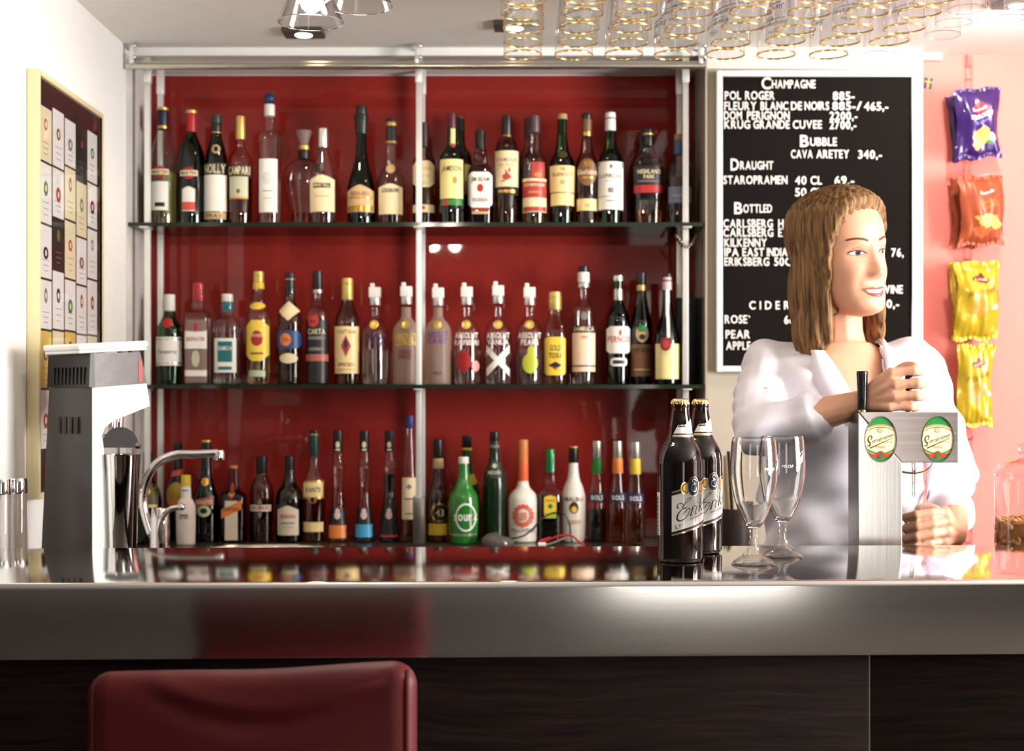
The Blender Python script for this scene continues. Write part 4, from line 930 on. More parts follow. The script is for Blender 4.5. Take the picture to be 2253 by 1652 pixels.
m = MB(); m.lathe(body2, glass('plain_hanging_glass_wall', (.985, .985, .985), .97, .05, refl=.85, base=.10), 40, cap1=True); m.build('glass_body', pt_)
m = MB(); m.lathe([(.0348, .0), (.0352, -.0007), (.0358, 0), (.0356, .0008)], M_GOBLET, 40); m.build('rim', pt_)
first = True
for px, py, lab in ((1936, 120, 'plain glass without gold rim hanging at the right end of the rear row'), (2065, 77, 'plain hanging glass nearest the menu board corner in the row right of the gold-rimmed ones'),
                    (2089, 50, 'plain hanging glass in the middle of the row right of the gold-rimmed ones'), (2118, 20, 'plain hanging glass at the front of the row right of the gold-rimmed ones'),
                    (2207, 41, 'plain hanging glass at the rear of the outermost right row'), (2243, 13, 'plain hanging glass at the front of the outermost right row')):
    d = (hz - ZC)*F/(YH - py); loc = (X(px, d) + (.008 if px > 2000 else 0), d, hz); rot = (rng.normal(0, .02), rng.normal(0, .02), 0)
    if first: pt_.location = loc; pt_.rotation_euler = rot; pt_['label'] = lab; first = False
    else: copy_thing(pt_, loc, lab, rot)

# ------------------------------------------------------------------ funnel pendant lamps
GL_LAMP = glass('pendant_lamp_glass', (.95, .945, .95), .5, refl=.9)
M_WARM = P('warm_bulb', (1, .9, .7), .3, emit=(1, .82, .55), es=10)
first = True
for px, py, d, lab in ((683.5, 50, 2.30, 'clear glass funnel pendant lamp, the lower left one'), (789, 14, 2.23, 'clear glass funnel pendant lamp, the upper right one')):
    z = Z(py, d)
    if first:
        t = thing('pendant_lamp', lab, 'lamp', (X(px, d), d, z), group='glass pendant lamps')
        m = MB(); m.lathe([(.0500, 0), (.0502, .001), (.0185, .078), (.016, .09), (.0135, .092), (.0165, .078), (.0485, .001), (.0500, 0)], GL_LAMP, 48); m.build('lamp_shade', t)
        m = MB(); m.lathe([(.0498, -.0003), (.0505, .0004), (.0500, .0012)], M_GOBLET, 48); m.build('rim', t)
        m = MB(); m.lathe([(.0165, .088), (.0175, .092), (.0175, .13), (.006, .14), (.002, .145)], CHROME, 24, cap0=True, cap1=True); m.build('lamp_holder', t)
        m = MB(); m.lathe([(.001, .060), (.010, .062), (.012, .075), (.012, .089)], M_WARM, 20, cap1=True); m.build('bulb', t)
        point('pendant_glow', (X(px, d), d, z + .04), 7, (1, .90, .76), .02)
        m = MB(); m.tube([(0, 0, .143), (0, 0, ZT - z)], .002, BLACK_PL, 8); m.build('cord', t)
        first = False
    else:
        c = copy_thing(t, (X(px, d), d, z), lab); point('pendant_glow', (X(px, d), d, z + .04), 7, (1, .90, .76), .02)
        for q in c.children:
            if q.name.startswith('cord'):
                q.data = q.data.copy()
                for v in q.data.vertices:
                    if v.co.z > .2: v.co.z = ZT - z

# ------------------------------------------------------------------ beer tap
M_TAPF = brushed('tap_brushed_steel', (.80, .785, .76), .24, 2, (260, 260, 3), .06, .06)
M_TAPT = brushed('tap_arm_red_reflection_steel', (.60, .52, .50), .24, 0, (3, 260, 260), .06, .06)  # pinkish base colour paints in the red reflected by the arm
M_TAPS = brushed('tap_shaded_steel', (.36, .335, .295), .30, 2, (260, 260, 3), .05, .05)  # darker copy of the front steel, side shade put into its colour
dt = 2.735; k = dt/F; tx = X(1888, dt)
t = thing('beer_tap', 'brushed steel beer tap with two oval badges and black handles', 'beer tap', (tx, dt, ZB), (0, 0, 0))
def tz(y): return Z(y, dt) - ZB
cw, aw, dep = 97*k, 222*k, .082
def extr(poly, y0, y1, mat_f, mat_s, bev=.003):
    bm = bmesh.new()
    a = [bm.verts.new((x, y0, z)) for x, z in poly]; c = [bm.verts.new((x, y1, z)) for x, z in poly]
    ff = bm.faces.new(a); fb = bm.faces.new(list(reversed(c)))
    n = len(poly)
    for i in range(n): bm.faces.new((a[(i+1) % n], a[i], c[i], c[(i+1) % n]))
    bmesh.ops.recalc_face_normals(bm, faces=bm.faces[:])
    if bev: bmesh.ops.bevel(bm, geom=bm.edges[:], offset=bev, segments=3, profile=.5, affect='EDGES')
    mb = MB(); bm.verts.index_update()
    o = mb.mi(mat_f); q = mb.mi(mat_s)
    mb.v = [tuple(v.co) for v in bm.verts]
    for f in bm.faces:
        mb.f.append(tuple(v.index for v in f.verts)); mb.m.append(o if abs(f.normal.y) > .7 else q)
    bm.free(); return mb
ztop, zarm = tz(906), tz(1018)
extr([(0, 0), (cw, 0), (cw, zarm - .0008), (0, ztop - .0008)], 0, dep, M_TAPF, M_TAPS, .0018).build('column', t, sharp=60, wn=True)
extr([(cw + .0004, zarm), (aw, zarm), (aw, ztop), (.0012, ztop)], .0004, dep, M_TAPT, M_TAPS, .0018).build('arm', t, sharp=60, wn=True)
M_BGREEN = c_('badge_green', 34, 138, 62, rough=.25); M_BCREAM = c_('badge_cream', 246, 226, 186, rough=.25); M_BINK = c_('badge_olive_ink', 66, 62, 14, rough=.4); M_BORNG = c_('badge_orange', 220, 140, 70, rough=.3); M_BRED = c_('badge_red', 168, 52, 44, rough=.3)
def badge(u0, y0, parent):
    cx_, cz = (u0 - 1888)*k, tz(y0); rx, rz = 34.5*k, 49*k
    m = MB()
    m.grid([[(cx_ + a*rx*math.cos(q), y, cz + a*rz*math.sin(q)) for q in np.linspace(0, 2*PI, 48, endpoint=False)] for a, y in ((1.05, -.0002), (1.04, -.0022), (1.0, -.0022), (.985, -.0006))], STEEL, closed_v=True)
    def lay(f0, f1, mat, off, n=24, a=.985):
        rows = []
        for i in range(n + 1):
            x = -a + 2*a*i/n; e = math.sqrt(max(0, a*a - x*x)); lo, hi = max(-e, f0(x)), min(e, f1(x))
            if hi < lo: lo = hi = max(-e, min(e, (lo + hi)/2))
            rows.append([(cx_ + x*rx, -off, cz + lo*rz), (cx_ + x*rx, -off, cz + hi*rz)])
        m.grid(rows, mat)
    top = lambda x: .52 - .22*x*x; bot = lambda x: -.62 + .28*x*x
    lay(lambda x: -2, lambda x: 2, M_BGREEN, .0003); lay(bot, top, M_BCREAM, .0005)
    lay(lambda x: top(x) + .09, lambda x: top(x) + .16, M_BORNG, .0005); lay(lambda x: top(x) + .04, lambda x: top(x) + .09, M_BCREAM, .0006)
    lay(lambda x: bot(x) - .14, lambda x: bot(x) - .07, M_BORNG, .0005)
    pp = lambda x, z, o=.0009: (cx_ + x*k, -o, cz + z*k)
    # ribbon and crest
    m.add([pp(*q) for q in [(-20, -34), (-7, -31), (-7, -38), (-20, -42)]], [(0, 1, 2, 3)], M_BRED); m.add([pp(*q) for q in [(20, -32), (7, -31), (7, -38), (18, -40)]], [(3, 2, 1, 0)], M_BRED)
    for r_, mat, o in ((8, M_BRED, .0011), (6.2, BROWNL, .0013), (3.5, GREENB, .0015)): m.add([pp(x, z, o) for x, z in poly_ellipse(0, -34.5, r_, r_*1.1)], [tuple(range(28))], mat)
    for r_, mat, o in ((6, M_BORNG, .0009), (4.4, M_BCREAM, .0011)): m.add([pp(x, z, o) for x, z in poly_ellipse(-1, 20, r_, r_)], [tuple(range(28))], mat)
    m.grid([[pp(*q, .0013) for q in r] for r in ribbon2d([(1, 22), (-2, 23), (-2.4, 20.5), (.6, 19.5), (0, 17), (-3, 17.6)], 1)], M_BORNG)
    # name in slanting brush letters with an underline
    S = lambda x, z: (x, z + .33*x)
    A, fs = text2d('taropramen', 8.2, fit=47, shear=.22, align='l'); m.add([pp(*S(p[0] - 20.5, p[1] - 3), .0010) for p in A], fs, M_BINK)
    m.grid([[pp(*S(*q), .0010) for q in r] for r in ribbon2d([(-29, -5), (-24, -6.5), (-23, -1), (-27.5, 6), (-26, 13.5), (-20.5, 14), (-19.5, 8), (-23, 5.5)], [1.6, 2.4, 2.6, 2.6, 2.2, 2, 1.6, 1])], M_BINK)
    m.grid([[pp(*S(*q), .0010) for q in r] for r in ribbon2d([(-23, -12), (-5, -10), (28, -6)], [3.2, 2.2, .8])], M_BINK)
    A, fs = text2d('PREMIUM BEER', 2.6, fit=24); m.add([pp(p[0] + 14, p[1] - 7.5) for p in A], fs, M_BORNG)
    A, fs = text2d('PRAGUE', 5, fit=20, bold=True); m.add([pp(p[0], p[1] - 19.5) for p in A], fs, M_BORNG)
    m.build('oval_badge', parent, sharp=60)
badge(1937.5, 966, t); badge(2063, 966, t)
for u, dy, y0, y1, w0, w1 in ((1897, .03, 903, 816, 9.5, 12.8), (1999, .045, 903, 824, 7.5, 8)):
    m = MB(); q = (dt + dy)/F
    z0, z1 = ztop, Z(y1, dt + dy) - ZB; xx = X(u, dt + dy) - tx
    m.lathe([(w0*q*.9, z0 + .004), (w0*q, z0 + .006), (w1*q, z1 - .003), (w1*q*.9, z1)], P('black_tap_handle', (.012, .011, .011), .12), 28, c=(xx, dy, 0), cap0=True, cap1=True)
    h = m.build('handle', t)
    m = MB(); m.lathe([(w0*q*1.0, z0 - .001), (w0*q*1.0, z0 + .003), (w0*q*.8, z0 + .0045)], GOLDM, 24, c=(xx, dy, 0), cap1=True); m.build('ferrule', h)
# spout under the arm
m = MB(); sx_ = X(2012, dt + .05) - tx
m.tube([(sx_, .05, zarm + .005), (sx_, .05, zarm - .03), (sx_, .05, zarm - .065)], [.006, .005, .004], STEEL, 12); m.build('spout', t)

# ------------------------------------------------------------------ milkshake mixer with its steel cup
dm = 2.93; k = dm/F; M_MW = P('white_mixer_enamel', (.86, .85, .83), .22); M_MG = P('dark_grey_mixer_cover', (.055, .047, .044), .38); M_MD = P('black_mixer_vent', (.010, .009, .008), .35)
M_HOOD = P('smoky_clear_hood', (.12, .10, .098), .25, spec=.5, var=.5)
ps = math.radians(50); ox, oy = X(203, dm), dm
t = thing('milkshake_mixer', 'white and dark grey milkshake mixer with a smoky hood on the left counter', 'mixer', (ox, oy, ZB), (0, 0, ps))
def mz(y): return Z(y, dm) - ZB
# local x = towards the cup, local y = across; the near rear corner is the origin
W1 = .18
def side_profile(f):                     # outline of the white side in (x, z)
    return [(0, 0), (.048, 0), (.026, mz(985)), (.022, mz(960)), (.028, mz(942)), (.048, mz(926)), (.136, mz(893)), (.128, mz(842)), (0 - .0, mz(853))]
m = MB()
pl = side_profile(0)
taper = lambda z: 1 - .22*z/mz(760)
def solid(pl, y0, y1, mat, sh=lambda x, z, y: (x, y, z)):
    n = len(pl); va = [sh(x, z, y0) for x, z in pl]; vb = [sh(x, z, y1) for x, z in pl]
    m.add(va + vb, [tuple(range(n)), tuple(reversed(range(n, 2*n)))] + [((i+1) % n, i, n + i, n + (i+1) % n) for i in range(n)], mat)
shr = lambda x, z, y: (x - .03*z/mz(760)*0, (y*taper(z)), z)
solid(pl, 0, W1, M_MW, shr); m.build('housing', t, sharp=30)
def rear(y, z, o): return (-.001 - o, y*taper(z), z)
m = MB()
zs_ = np.linspace(0, mz(853), 8); ys_ = np.linspace(0, W1, 6)
m.grid([[rear(y, z, .010*math.sin(PI*min(1, max(0, y/W1)))**.5) for z in zs_] for y in ys_], M_MG)
cov = m.build('rear_cover', t)
m = MB()
for yy in (.040, .062, .085, .108):
    za, zb_ = mz(955), mz(917)
    m.box(-.0135, -.0105, yy*taper(za) - .004, yy*taper(za) + .004, za, zb_, M_MD, .0015)
m.build('vent_slot', cov)
m = MB(); solid([(-.008, mz(852)), (.006, mz(852)), (.004, mz(776)), (-.005, mz(778))], -.001, W1*.80, M_MD, lambda x, z, y: (x, y, z))
top_ = m.build('motor_cap', t, sharp=30)
m = MB()
for i in range(9):
    yy = .016 + i*.0128
    m.box(-.0095, -.006, yy - .0022, yy + .0022, mz(846), mz(807), P('vent_black', (.003, .003, .003), .3), .001)
m.build('vent_slot', top_)
m = MB(); solid([(.0062, mz(853)), (.128, mz(841)), (.112, mz(771)), (.0042, mz(777))], -.0006, W1*.79, M_HOOD, lambda x, z, y: (x, y, z))
m.box(.108, .1165, -.0015, -.0005, mz(838), mz(790), c_('red_hood_sticker', 176, 52, 46), 0)
m.build('hood', t, sharp=30)
m = MB()
Ml = Matrix.Translation((.05, .060, mz(763))) @ Matrix.Rotation(-.07, 4, 'Y')
m.box(-.082, .082, -.062, .062, -.002, .011, M_MW, .004, 3, Ml); m.box(-.080, .080, -.060, .060, -.0085, -.002, M_MW, .003, 3, Ml)
for xx in (-.045, -.02, .03, .055): m.box(xx - .006, xx + .006, -.05, -.035, -.018, -.008, BLACK_PL, .001, 1, Ml)
m.build('lid', t)
m = MB(); m.tube([(.105, .062, mz(912)), (.104, .062, mz(962))], [.011, .0085], CHROME, 16); m.tube([(.085, .055, mz(920)), (.085, .055, mz(972))], .009, CHROME, 14)
m.tube([(.104, .062, mz(955)), (.104, .062, .10)], .0032, STEEL, 8)
m.build('spindle', t)
m = MB(); R0 = .030
cupx = X(264, dm + .03)
Mi = (Matrix.Translation((ox, oy, ZB)) @ Matrix.Rotation(ps, 4, 'Z')).inverted()
hp = lambda x, y, dy: Mi @ Vector((X(x, dm + .02), dm + .02 + dy, Z(y, dm + .02)))
pl2 = [(264 + 41*math.cos(a), 985 - 46*math.sin(a)) for a in np.linspace(0, PI, 20)]
for dy in (0, .0016): m.add([hp(x, y, dy) for x, y in pl2], [tuple(range(20)) if dy == 0 else tuple(reversed(range(20)))], CHROME)
m.tube([hp(300, 981, -.002), hp(309, 981, -.002)], .006, STEEL, 10); m.tube([hp(228, 985, .01), hp(228, 955, .01)], .006, STEEL, 10); m.build('cup_holder', t)
t = thing('steel_shaker_cup', 'tall tapering steel shaker cup under the milkshake mixer', 'cup', (cupx, dm + .045, ZB + .02))
kk = (dm + .045)/F
hc = Z(1000, dm + .045) - ZB - .02
m = MB(); m.lathe([(.026, 0), (.027, .002), (.0345, hc - .022), (.0352, hc - .02), (.0362, hc - .001), (.0370, hc + .001), (.0355, hc), (.034, hc - .02), (.0255, .003), (.001, .0028)], CHROME, 40, cap0=True); m.build('cup_body', t)
t2 = bpy.data.objects['milkshake_mixer']
m = MB(); m.box(.0, .155, .02, .13, 0, .019, M_MG, .004); m.build('base_plate', t2)

# ------------------------------------------------------------------ sugar shakers at the left edge
first = True
for px, d, lab in ((2, 2.86, 'glass shaker with chrome lid at the left picture edge, cut by it'), (38, 2.90, 'glass shaker with chrome lid, the one next to the framed labels')):
    if first:
        t = thing('sugar_shaker', lab, 'shaker', (X(px, d), d, ZB), group='glass shakers on the left counter')
        h = Z(1053, d) - ZB; k = d/F
        m = MB(); m.lathe([(.017, 0), (.0185, .003), (.0172, .03), (.0185, .06), (.0172, .09), (.018, h - .03), (.0165, h - .024)], glass('shaker_glass', (.93, .90, .88), .35), 28, cap0=True); m.build('glass_body', t)
        m = MB(); m.lathe([(.0166, .004), (.0160, .03), (.0168, .055), (.001, .058)], P('brown_sugar', (.55, .40, .27), .8), 24, cap0=True); m.build('contents', t)
        m = MB(); m.lathe([(.0187, h - .030), (.0192, h - .027), (.0188, h - .006), (.0175, h - .001), (.001, h)], CHROME, 28, cap0=True); m.build('lid', t)
        first = False
    else: copy_thing(t, (X(px, d), d, ZB), lab)

# ------------------------------------------------------------------ framed wine labels on the left wall
M_GF = P('pale_gold_frame', srgb(232, 216, 170), .4, metal=.15); M_MAT = c_('dark_brown_mat', 42, 28, 30)
ya, yb_ = 3.081, 3.572; za, zb_ = Z(1098, ya), Z(150, ya)
t = thing('framed_label_collection', 'gold-framed collage of wine labels hanging on the white left wall', 'picture', (XL, (ya + yb_)/2, za))
hw, ht = (yb_ - ya)/2, zb_ - za; bw = .012
m = MB()
m.box(.001, .027, -hw, -hw + bw, 0, ht, M_GF, .002); m.box(.001, .027, hw - bw, hw, 0, ht, M_GF, .002)
m.box(.001, .027, -hw + bw, hw - bw, 0, bw, M_GF, .002); m.box(.001, .027, -hw + bw, hw - bw, ht - bw, ht, M_GF, .002)
m.build('frame', t)
m = MB(); m.box(.002, .018, -hw + bw, hw - bw, bw, ht - bw, M_MAT)
pal = {'w': c_('label_white', 226, 222, 220), 'c': c_('label_cream', 224, 212, 176), 'y': c_('label_gold_yellow', 218, 182, 92), 'k': c_('label_black', 30, 28, 28), 'g': c_('label_pale_green', 206, 212, 188)}
cols_ = ['cwwwywc', 'wwkwcyw', 'wccwyww', 'kcwwwcy', 'wwwwcwk']
cwid = (2*hw - 2*bw - .03)/5
for i, cs in enumerate(cols_):
    y0 = -hw + bw + .015 + i*cwid; z = ht - bw - (.055, .045, .05, .05, .045)[i]
    for j, ch in enumerate(cs):
        h = .118 + .012*math.sin(i*2.3 + j*1.7)
        if z - h < bw + .01: break
        m.box(.0181, .0184, y0 + .004, y0 + cwid - .004, z - h + .005, z, pal[ch])
        yc = y0 + cwid/2; ink = [ROSE, GREY_INK, GREENB, BROWNL, NAVY][(i*3 + j*2) % 5]
        zc = z - h*(.30 + .1*((i + j) % 3))
        m.add([(.0187, yc + a, zc + b_) for a, b_ in poly_ellipse(0, 0, .011 + .003*((i+j) % 3), .013 + .003*(j % 2))], [tuple(range(28))], ink)
        m.add([(.0189, yc + a, zc + b_) for a, b_ in poly_ellipse(0, 0, .006, .007)], [tuple(range(28))], pal['c'] if ch != 'k' else ROSE)
        for q in range(3): m.box(.0185, .0187, yc - .022 + .004*q, yc + .022 - .004*q, z - h*(.62 + .1*q) - .0012, z - h*(.62 + .1*q), GREY_INK)
        z -= h
m.build('label_sheet', t, sharp=30)
m = MB(); m.add([(.0225, -hw + bw, bw), (.0225, hw - bw, bw), (.0225, hw - bw, ht - bw), (.0225, -hw + bw, ht - bw)], [(0, 1, 2, 3)], glass('picture_glass', (.97, .97, .97), 1, .03, .5)); m.build('glass_pane', t)

# ------------------------------------------------------------------ menu board
M_BOARD = P('black_letterboard_felt', (.009, .007, .0065), .9, spec=.1); M_BFR = P('white_board_frame', (.86, .84, .82), .4); M_LET = P('white_plastic_letters', (.84, .80, .76), .5)
dbd = 3.872; k = dbd/F
t = thing('menu_board', 'black letterboard drinks menu in a white frame on the back wall', 'menu board', (X(1577, dbd), YB, Z(818, dbd)))
bw_, bh = (2020 - 1577)*k, (818 - 155)*k
m = MB(); f = 13*k
m.box(0, f, -.024, -.001, 0, bh, M_BFR, .002); m.box(bw_ - f, bw_, -.024, -.001, 0, bh, M_BFR, .002); m.box(f, bw_ - f, -.024, -.001, 0, f, M_BFR, .002); m.box(f, bw_ - f, -.024, -.001, bh - f, bh, M_BFR, .002)
m.build('frame', t)
m = MB()
zq = np.arange(f, bh - f, .0063)
rows = []
for z in zq: rows += [[(f, -.016, z), (bw_ - f, -.016, z)], [(f, -.016, z + .0048), (bw_ - f, -.016, z + .0048)], [(f, -.0148, z + .0052), (bw_ - f, -.0148, z + .0052)], [(f, -.0148, z + .006), (bw_ - f, -.0148, z + .006)]]
m.grid([[r[0] for r in rows], [r[1] for r in rows]], M_BOARD); m.build('felt_panel', t, smooth=False)
m = MB()
def letters(px, py, s, width, size=17.5, mat=M_LET):
    A, fs = text2d(s, size, fit=width, align='l', bold=True)
    x0, z0 = (px - 1577)*k, (818 - py)*k
    n = len(A); tp = [(x0 + p[0]*k, -.0185, z0 + p[1]*k) for p in A]
    m.add(tp, fs, mat)
    # letter edges
    cnt = {}
    for q in fs:
        for a, c in zip(q, q[1:] + q[:1]): cnt[(a, c)] = 1
    bnd = [e for e in cnt if (e[1], e[0]) not in cnt]
    vs = []; ff = []
    for a, c in bnd:
        o = len(vs); vs += [tp[a], tp[c], (tp[c][0], -.016, tp[c][2]), (tp[a][0], -.016, tp[a][2])]; ff.append((o, o+1, o+2, o+3))
    m.add(vs, ff, mat)
row_ = None
for L in ((1676, 195, 'C', 21, 25), (1699, 193, 'HAMPAGNE', 96), (1595, 218, 'POL', 36), (1640, 218, 'ROGER', 65), (1833, 219, '885-', 48),
          (1594, 241, 'FLEURY', 71), (1674, 241, 'BLANC', 61), (1741, 241, 'DE', 24), (1771, 241, 'NOIRS', 54), (1832, 241, '885-', 51), (1885, 241, '/', 12), (1902, 242, '465,-', 53),
          (1593, 262, 'DOM', 40), (1644, 262, 'PERIGNON', 94), (1826, 263, '2200,-', 61), (1594, 282, 'KRUG', 57), (1658, 282, 'GRANDE', 80), (1745, 282, 'CUVEE', 64), (1826, 283, '2700,-', 59),
          (1761, 322, 'B', 19, 25), (1783, 320, 'UBBLE', 59), (1741, 347, 'CAVA', 48), (1797, 347, 'ARETEY', 72), (1889, 348, '340,-', 52),
          (1608, 374, 'D', 18, 25), (1629, 372, 'RAUGHT', 73), (1592, 404, 'STAROPRAMEN', 141), (1750, 405, '40', 25), (1784, 405, 'CL', 25), (1837, 405, '69,-', 43), (1750, 431, '50', 25), (1784, 431, 'CL', 25), (1838, 431, '86,-', 43),
          (1616, 470, 'B', 18, 25), (1636, 467, 'OTTLED', 63), (1592, 500, 'CARLSBERG', 109), (1713, 500, 'HOF', 37), (1592, 520, 'CARLSBERG', 110), (1713, 520, 'EXPORT', 72), (1594, 542, 'KILKENNY', 94),
          (1594, 563, 'IPA', 32), (1634, 563, 'EAST', 48), (1688, 563, 'INDIA', 45), (1741, 563, 'PALE', 44), (1868, 563, 'BROOKLYN', 76), (1962, 564, '76,', 27), (1594, 584, 'ERIKSBERG', 99), (1704, 584, '50CL', 50),
          (1870, 645, 'HOUSE', 57), (1939, 645, 'WINE', 48), (1864, 677, '70,-', 34), (1925, 677, '340,-', 54), (1649, 680, 'C I D E R', 89), (1595, 711, 'ROSE`', 56), (1726, 712, '66,-', 36), (1597, 744, 'PEAR', 54), (1598, 769, 'APPLE', 54)):
    row = round(L[1]/4)
    if row_ is not None and abs(row - row_) > 1: m.build('lettering', t, smooth=False); m = MB()
    row_ = row
    letters(*L[:4], **({'size': L[4]} if len(L) > 4 else {}))
m.build('lettering', t, smooth=False)
# tiny flag sticker by the board corner
d = 3.955; k = d/F
t = thing('small_flag', 'tiny dark blue flag with yellow cross stuck beside the menu board', 'flag', (X(2045, d), YP, Z(181, d)), (0, .17, 0))
m = MB(); m.box(-9*k, 9*k, -.004, -.001, -12*k, 12*k, NAVY); m.box(-2*k, 2*k, -.0045, -.004, -12*k, 12*k, c_('flag_yellow', 190, 150, 50)); m.box(-9*k, 9*k, -.0046, -.0041, 1*k, 4.5*k, MATS['flag_yellow']); m.build('flag_sheet', t, smooth=False)
# white corner trim and cable duct where the walls meet
m = MB(); m.box(XS - .016, XS + .004, YB - .006, YB - .0005, .9, ZT - .001, M_BFR, .001); struct(m.build('trim_4'))
m = MB(); d = 3.94; m.box(XS + .006, XS + .070, d, YP - .001, Z(130, d), Z(116, d), M_BFR, .002); tag(m.build('cable_duct'), 'short white cable duct under the ceiling right of the menu board', 'duct')

# ------------------------------------------------------------------ snack bags on a hanging strip
dsn = 3.925; k = dsn/F
t = thing('snack_strip', 'clear plastic hanging strip holding snack bags by the coral wall', 'display strip', (X(2131, 3.965), 3.965, ZT))
M_STRIP = glass('clear_plastic_strip', (.88, .84, .84), .6, .08, .6)
m = MB(); q = 3.945/F
m.box(-8*q, -5*q, -.001, .001, Z(1200, 3.945) - ZT, -.004, M_STRIP); m.box(5*q, 8*q, -.001, .001, Z(1200, 3.945) - ZT, -.004, M_STRIP)
z = -.03
while z > Z(1195, 3.945) - ZT: m.box(-6*q, 6*q, -.0012, .0012, z - .006, z, M_STRIP); z -= .034
m.tube([(0, 0, -.03), (0, 0, -.001)], .002, CHROME, 8); m.build('strip', t)
m = MB()
for y in (965, 1150): m.tube([(0, -.002, Z(y, 3.945) - ZT), (0, -.03, Z(y + 2, 3.945) - ZT), (0, -.034, Z(y - 6, 3.945) - ZT)], .0015, c_('red_hook', 190, 50, 50), 6)
m.build('hook', t)
def bag(px0, px1, py0, py1, d, mat, lab, decor, seed, yaw=0, lean=0, roll=0, thk=.022):
    kk = d/F; w, h = (px1 - px0)*kk, (py1 - py0)*kk
    t = thing('snack_bag', lab, 'snack bag', (X((px0 + px1)/2, d), d, Z(py1, d)), (lean, roll, yaw), group='snack bags on the hanging strip')
    r_ = np.random.default_rng(seed); ph = r_.uniform(0, 6.28, 8)
    def S(u, v, side, off=0):            # u,v in -1..1 / 0..1
        e = max(0, math.sin(PI*min(1, max(0, (v - .05)/.90))))**.55
        th = thk*e*max(0, 1 - abs(u)**2.6) + .0008
        wr = .0035*e*math.sin(7*u + 9*v + ph[0])*math.sin(5*v - 4*u + ph[1]) + .0022*math.sin(16*v + 7*u + ph[2])*(1 - e*.6) + .002*math.sin(23*u + ph[5])*(1 - e)
        ww = w/2*(1 - .09*e + .03*math.sin(9*v + ph[3]))
        x = u*ww + .004*math.sin(3*v + ph[4]); z = h*v + .004*math.sin(6*u + ph[6])*(1 if v < .5 else .6)
        return (x, side*(th + wr*.8 + off) + .006*math.sin(4*v + ph[7]), z)
    m = MB(); U = np.linspace(-1, 1, 33); V = np.linspace(0, 1, 41)
    m.grid([[S(u, v, -1) for v in V] for u in U], mat); m.grid([[S(u, v, 1) for v in reversed(V)] for u in U], mat)
    m.build('bag_body', t, sharp=50)
    m = MB()
    def blob(u, v, ru, rv, mt, o, wob=0):
        pts = [(u + ru*(1 + wob*math.sin(5*a + seed))*math.cos(a), v + rv*(1 + wob*math.sin(4*a + 2))*math.sin(a)) for a in np.linspace(0, 2*PI, 28, endpoint=False)]
        rings = [[(u + (p[0] - u)*f_, v + (p[1] - v)*f_) for p in pts] for f_ in (.02, .35, .7, 1)]
        m.grid([[S(a, c, -1, o) for a, c in rg] for rg in rings], mt, closed_v=True)
    def rect(u0, u1, v0, v1, mt, o): m.grid([[S(u, v, -1, o) for v in np.linspace(v0, v1, 7)] for u in np.linspace(u0, u1, 11)], mt)
    def txt(s, v, sz, wd, mt, o, u0=0):
        A, fs = text2d(s, sz, fit=wd, bold=True); m.add([S(u0 + p[0], v + p[1] + .05*p[0], -1, o) for p in A], fs, mt)
    decor(blob, rect, txt); m.build('bag_print', t, sharp=60)
    return t
FO_P = P('purple_foil_bag', (.040, .012, .115), .3, metal=.25, coat=.4, var=.3); FO_O = P('orange_foil_bag', (.34, .065, .022), .38, metal=.15, var=.3); FO_Y = P('yellow_foil_bag', (.56, .38, .02), .25, metal=.3, coat=.4, var=.2)
CHIP = c_('chip_golden', 206, 160, 80); BRED = c_('bag_logo_red', 158, 28, 38); BRN = c_('bag_logo_dark_red', 112, 30, 26)
def dec_p(bl, rc, tx):
    bl(.05, .70, .42, .06, BRED, .0006); bl(.0, .76, .18, .05, BRED, .0005); tx('Estrella', .68, .045, .66, WHITE_PAPER, .0010)
    tx('SOURCREAM', .57, .060, 1.05, WHITE_PAPER, .0008, .1); tx('& ONION', .50, .035, .7, c_('lilac_print', 150, 130, 210), .0008, .15); bl(.12, .31, .42, .13, CHIP, .0006, .12); bl(-.1, .2, .2, .06, CHIP, .0007, .2); bl(.62, .28, .17, .06, WHITE_PAPER, .0006); bl(.5, .2, .16, .03, GREENB, .0007)
def dec_o(bl, rc, tx):
    tx('Estrella', .74, .045, .66, WHITE_PAPER, .0010, .15); tx('GRILL', .60, .055, .75, ORNG, .0008, .15); tx('CHIPS', .53, .055, .75, ORNG, .0008, .2); bl(.1, .36, .5, .09, CHIP, .0006, .2); bl(.6, .28, .3, .07, c_('lettuce_print', 176, 170, 90), .0007, .2); bl(-.1, .2, .4, .07, c_('tomato_print', 196, 92, 50), .0007, .2)
def dec_y(bl, rc, tx):
    bl(.05, .76, .42, .045, BRN, .0006); bl(.05, .81, .12, .035, BRN, .0005); tx('Estrella', .745, .036, .62, CREAM, .0010, .05); tx('POTATISCHIPS', .57, .06, 1.35, c_('chip_brown_print', 140, 90, 20), .0008, .1); bl(-.02, .40, .45, .12, c_('bag_window_chips', 176, 132, 34), .0006, .05); bl(.7, .40, .14, .03, WHITE_PAPER, .0007)
bag(2094, 2160, 208, 352, 3.944, FO_P, 'purple crisp bag tucked behind the front purple bag on the strip', dec_p, 3, -.2, 0, -.10, .009)
bag(2104, 2210, 196, 348, 3.897, FO_P, 'purple sour cream crisp bag at the top of the hanging strip, in front', dec_p, 4, .12, .05, -.10)
bag(2090, 2160, 392, 545, 3.944, FO_O, 'orange crisp bag tucked behind the front orange bag on the strip', dec_o, 5, -.15, 0, 0, .009)
bag(2106, 2212, 388, 540, 3.90, FO_O, 'orange grill crisp bag on the hanging strip, in front', dec_o, 6, .1, .03, -.05)
bag(2092, 2170, 578, 750, 3.944, FO_Y, 'yellow crisp bag tucked behind the upper yellow bag on the strip', dec_y, 7, -.15, 0, 0, .009)
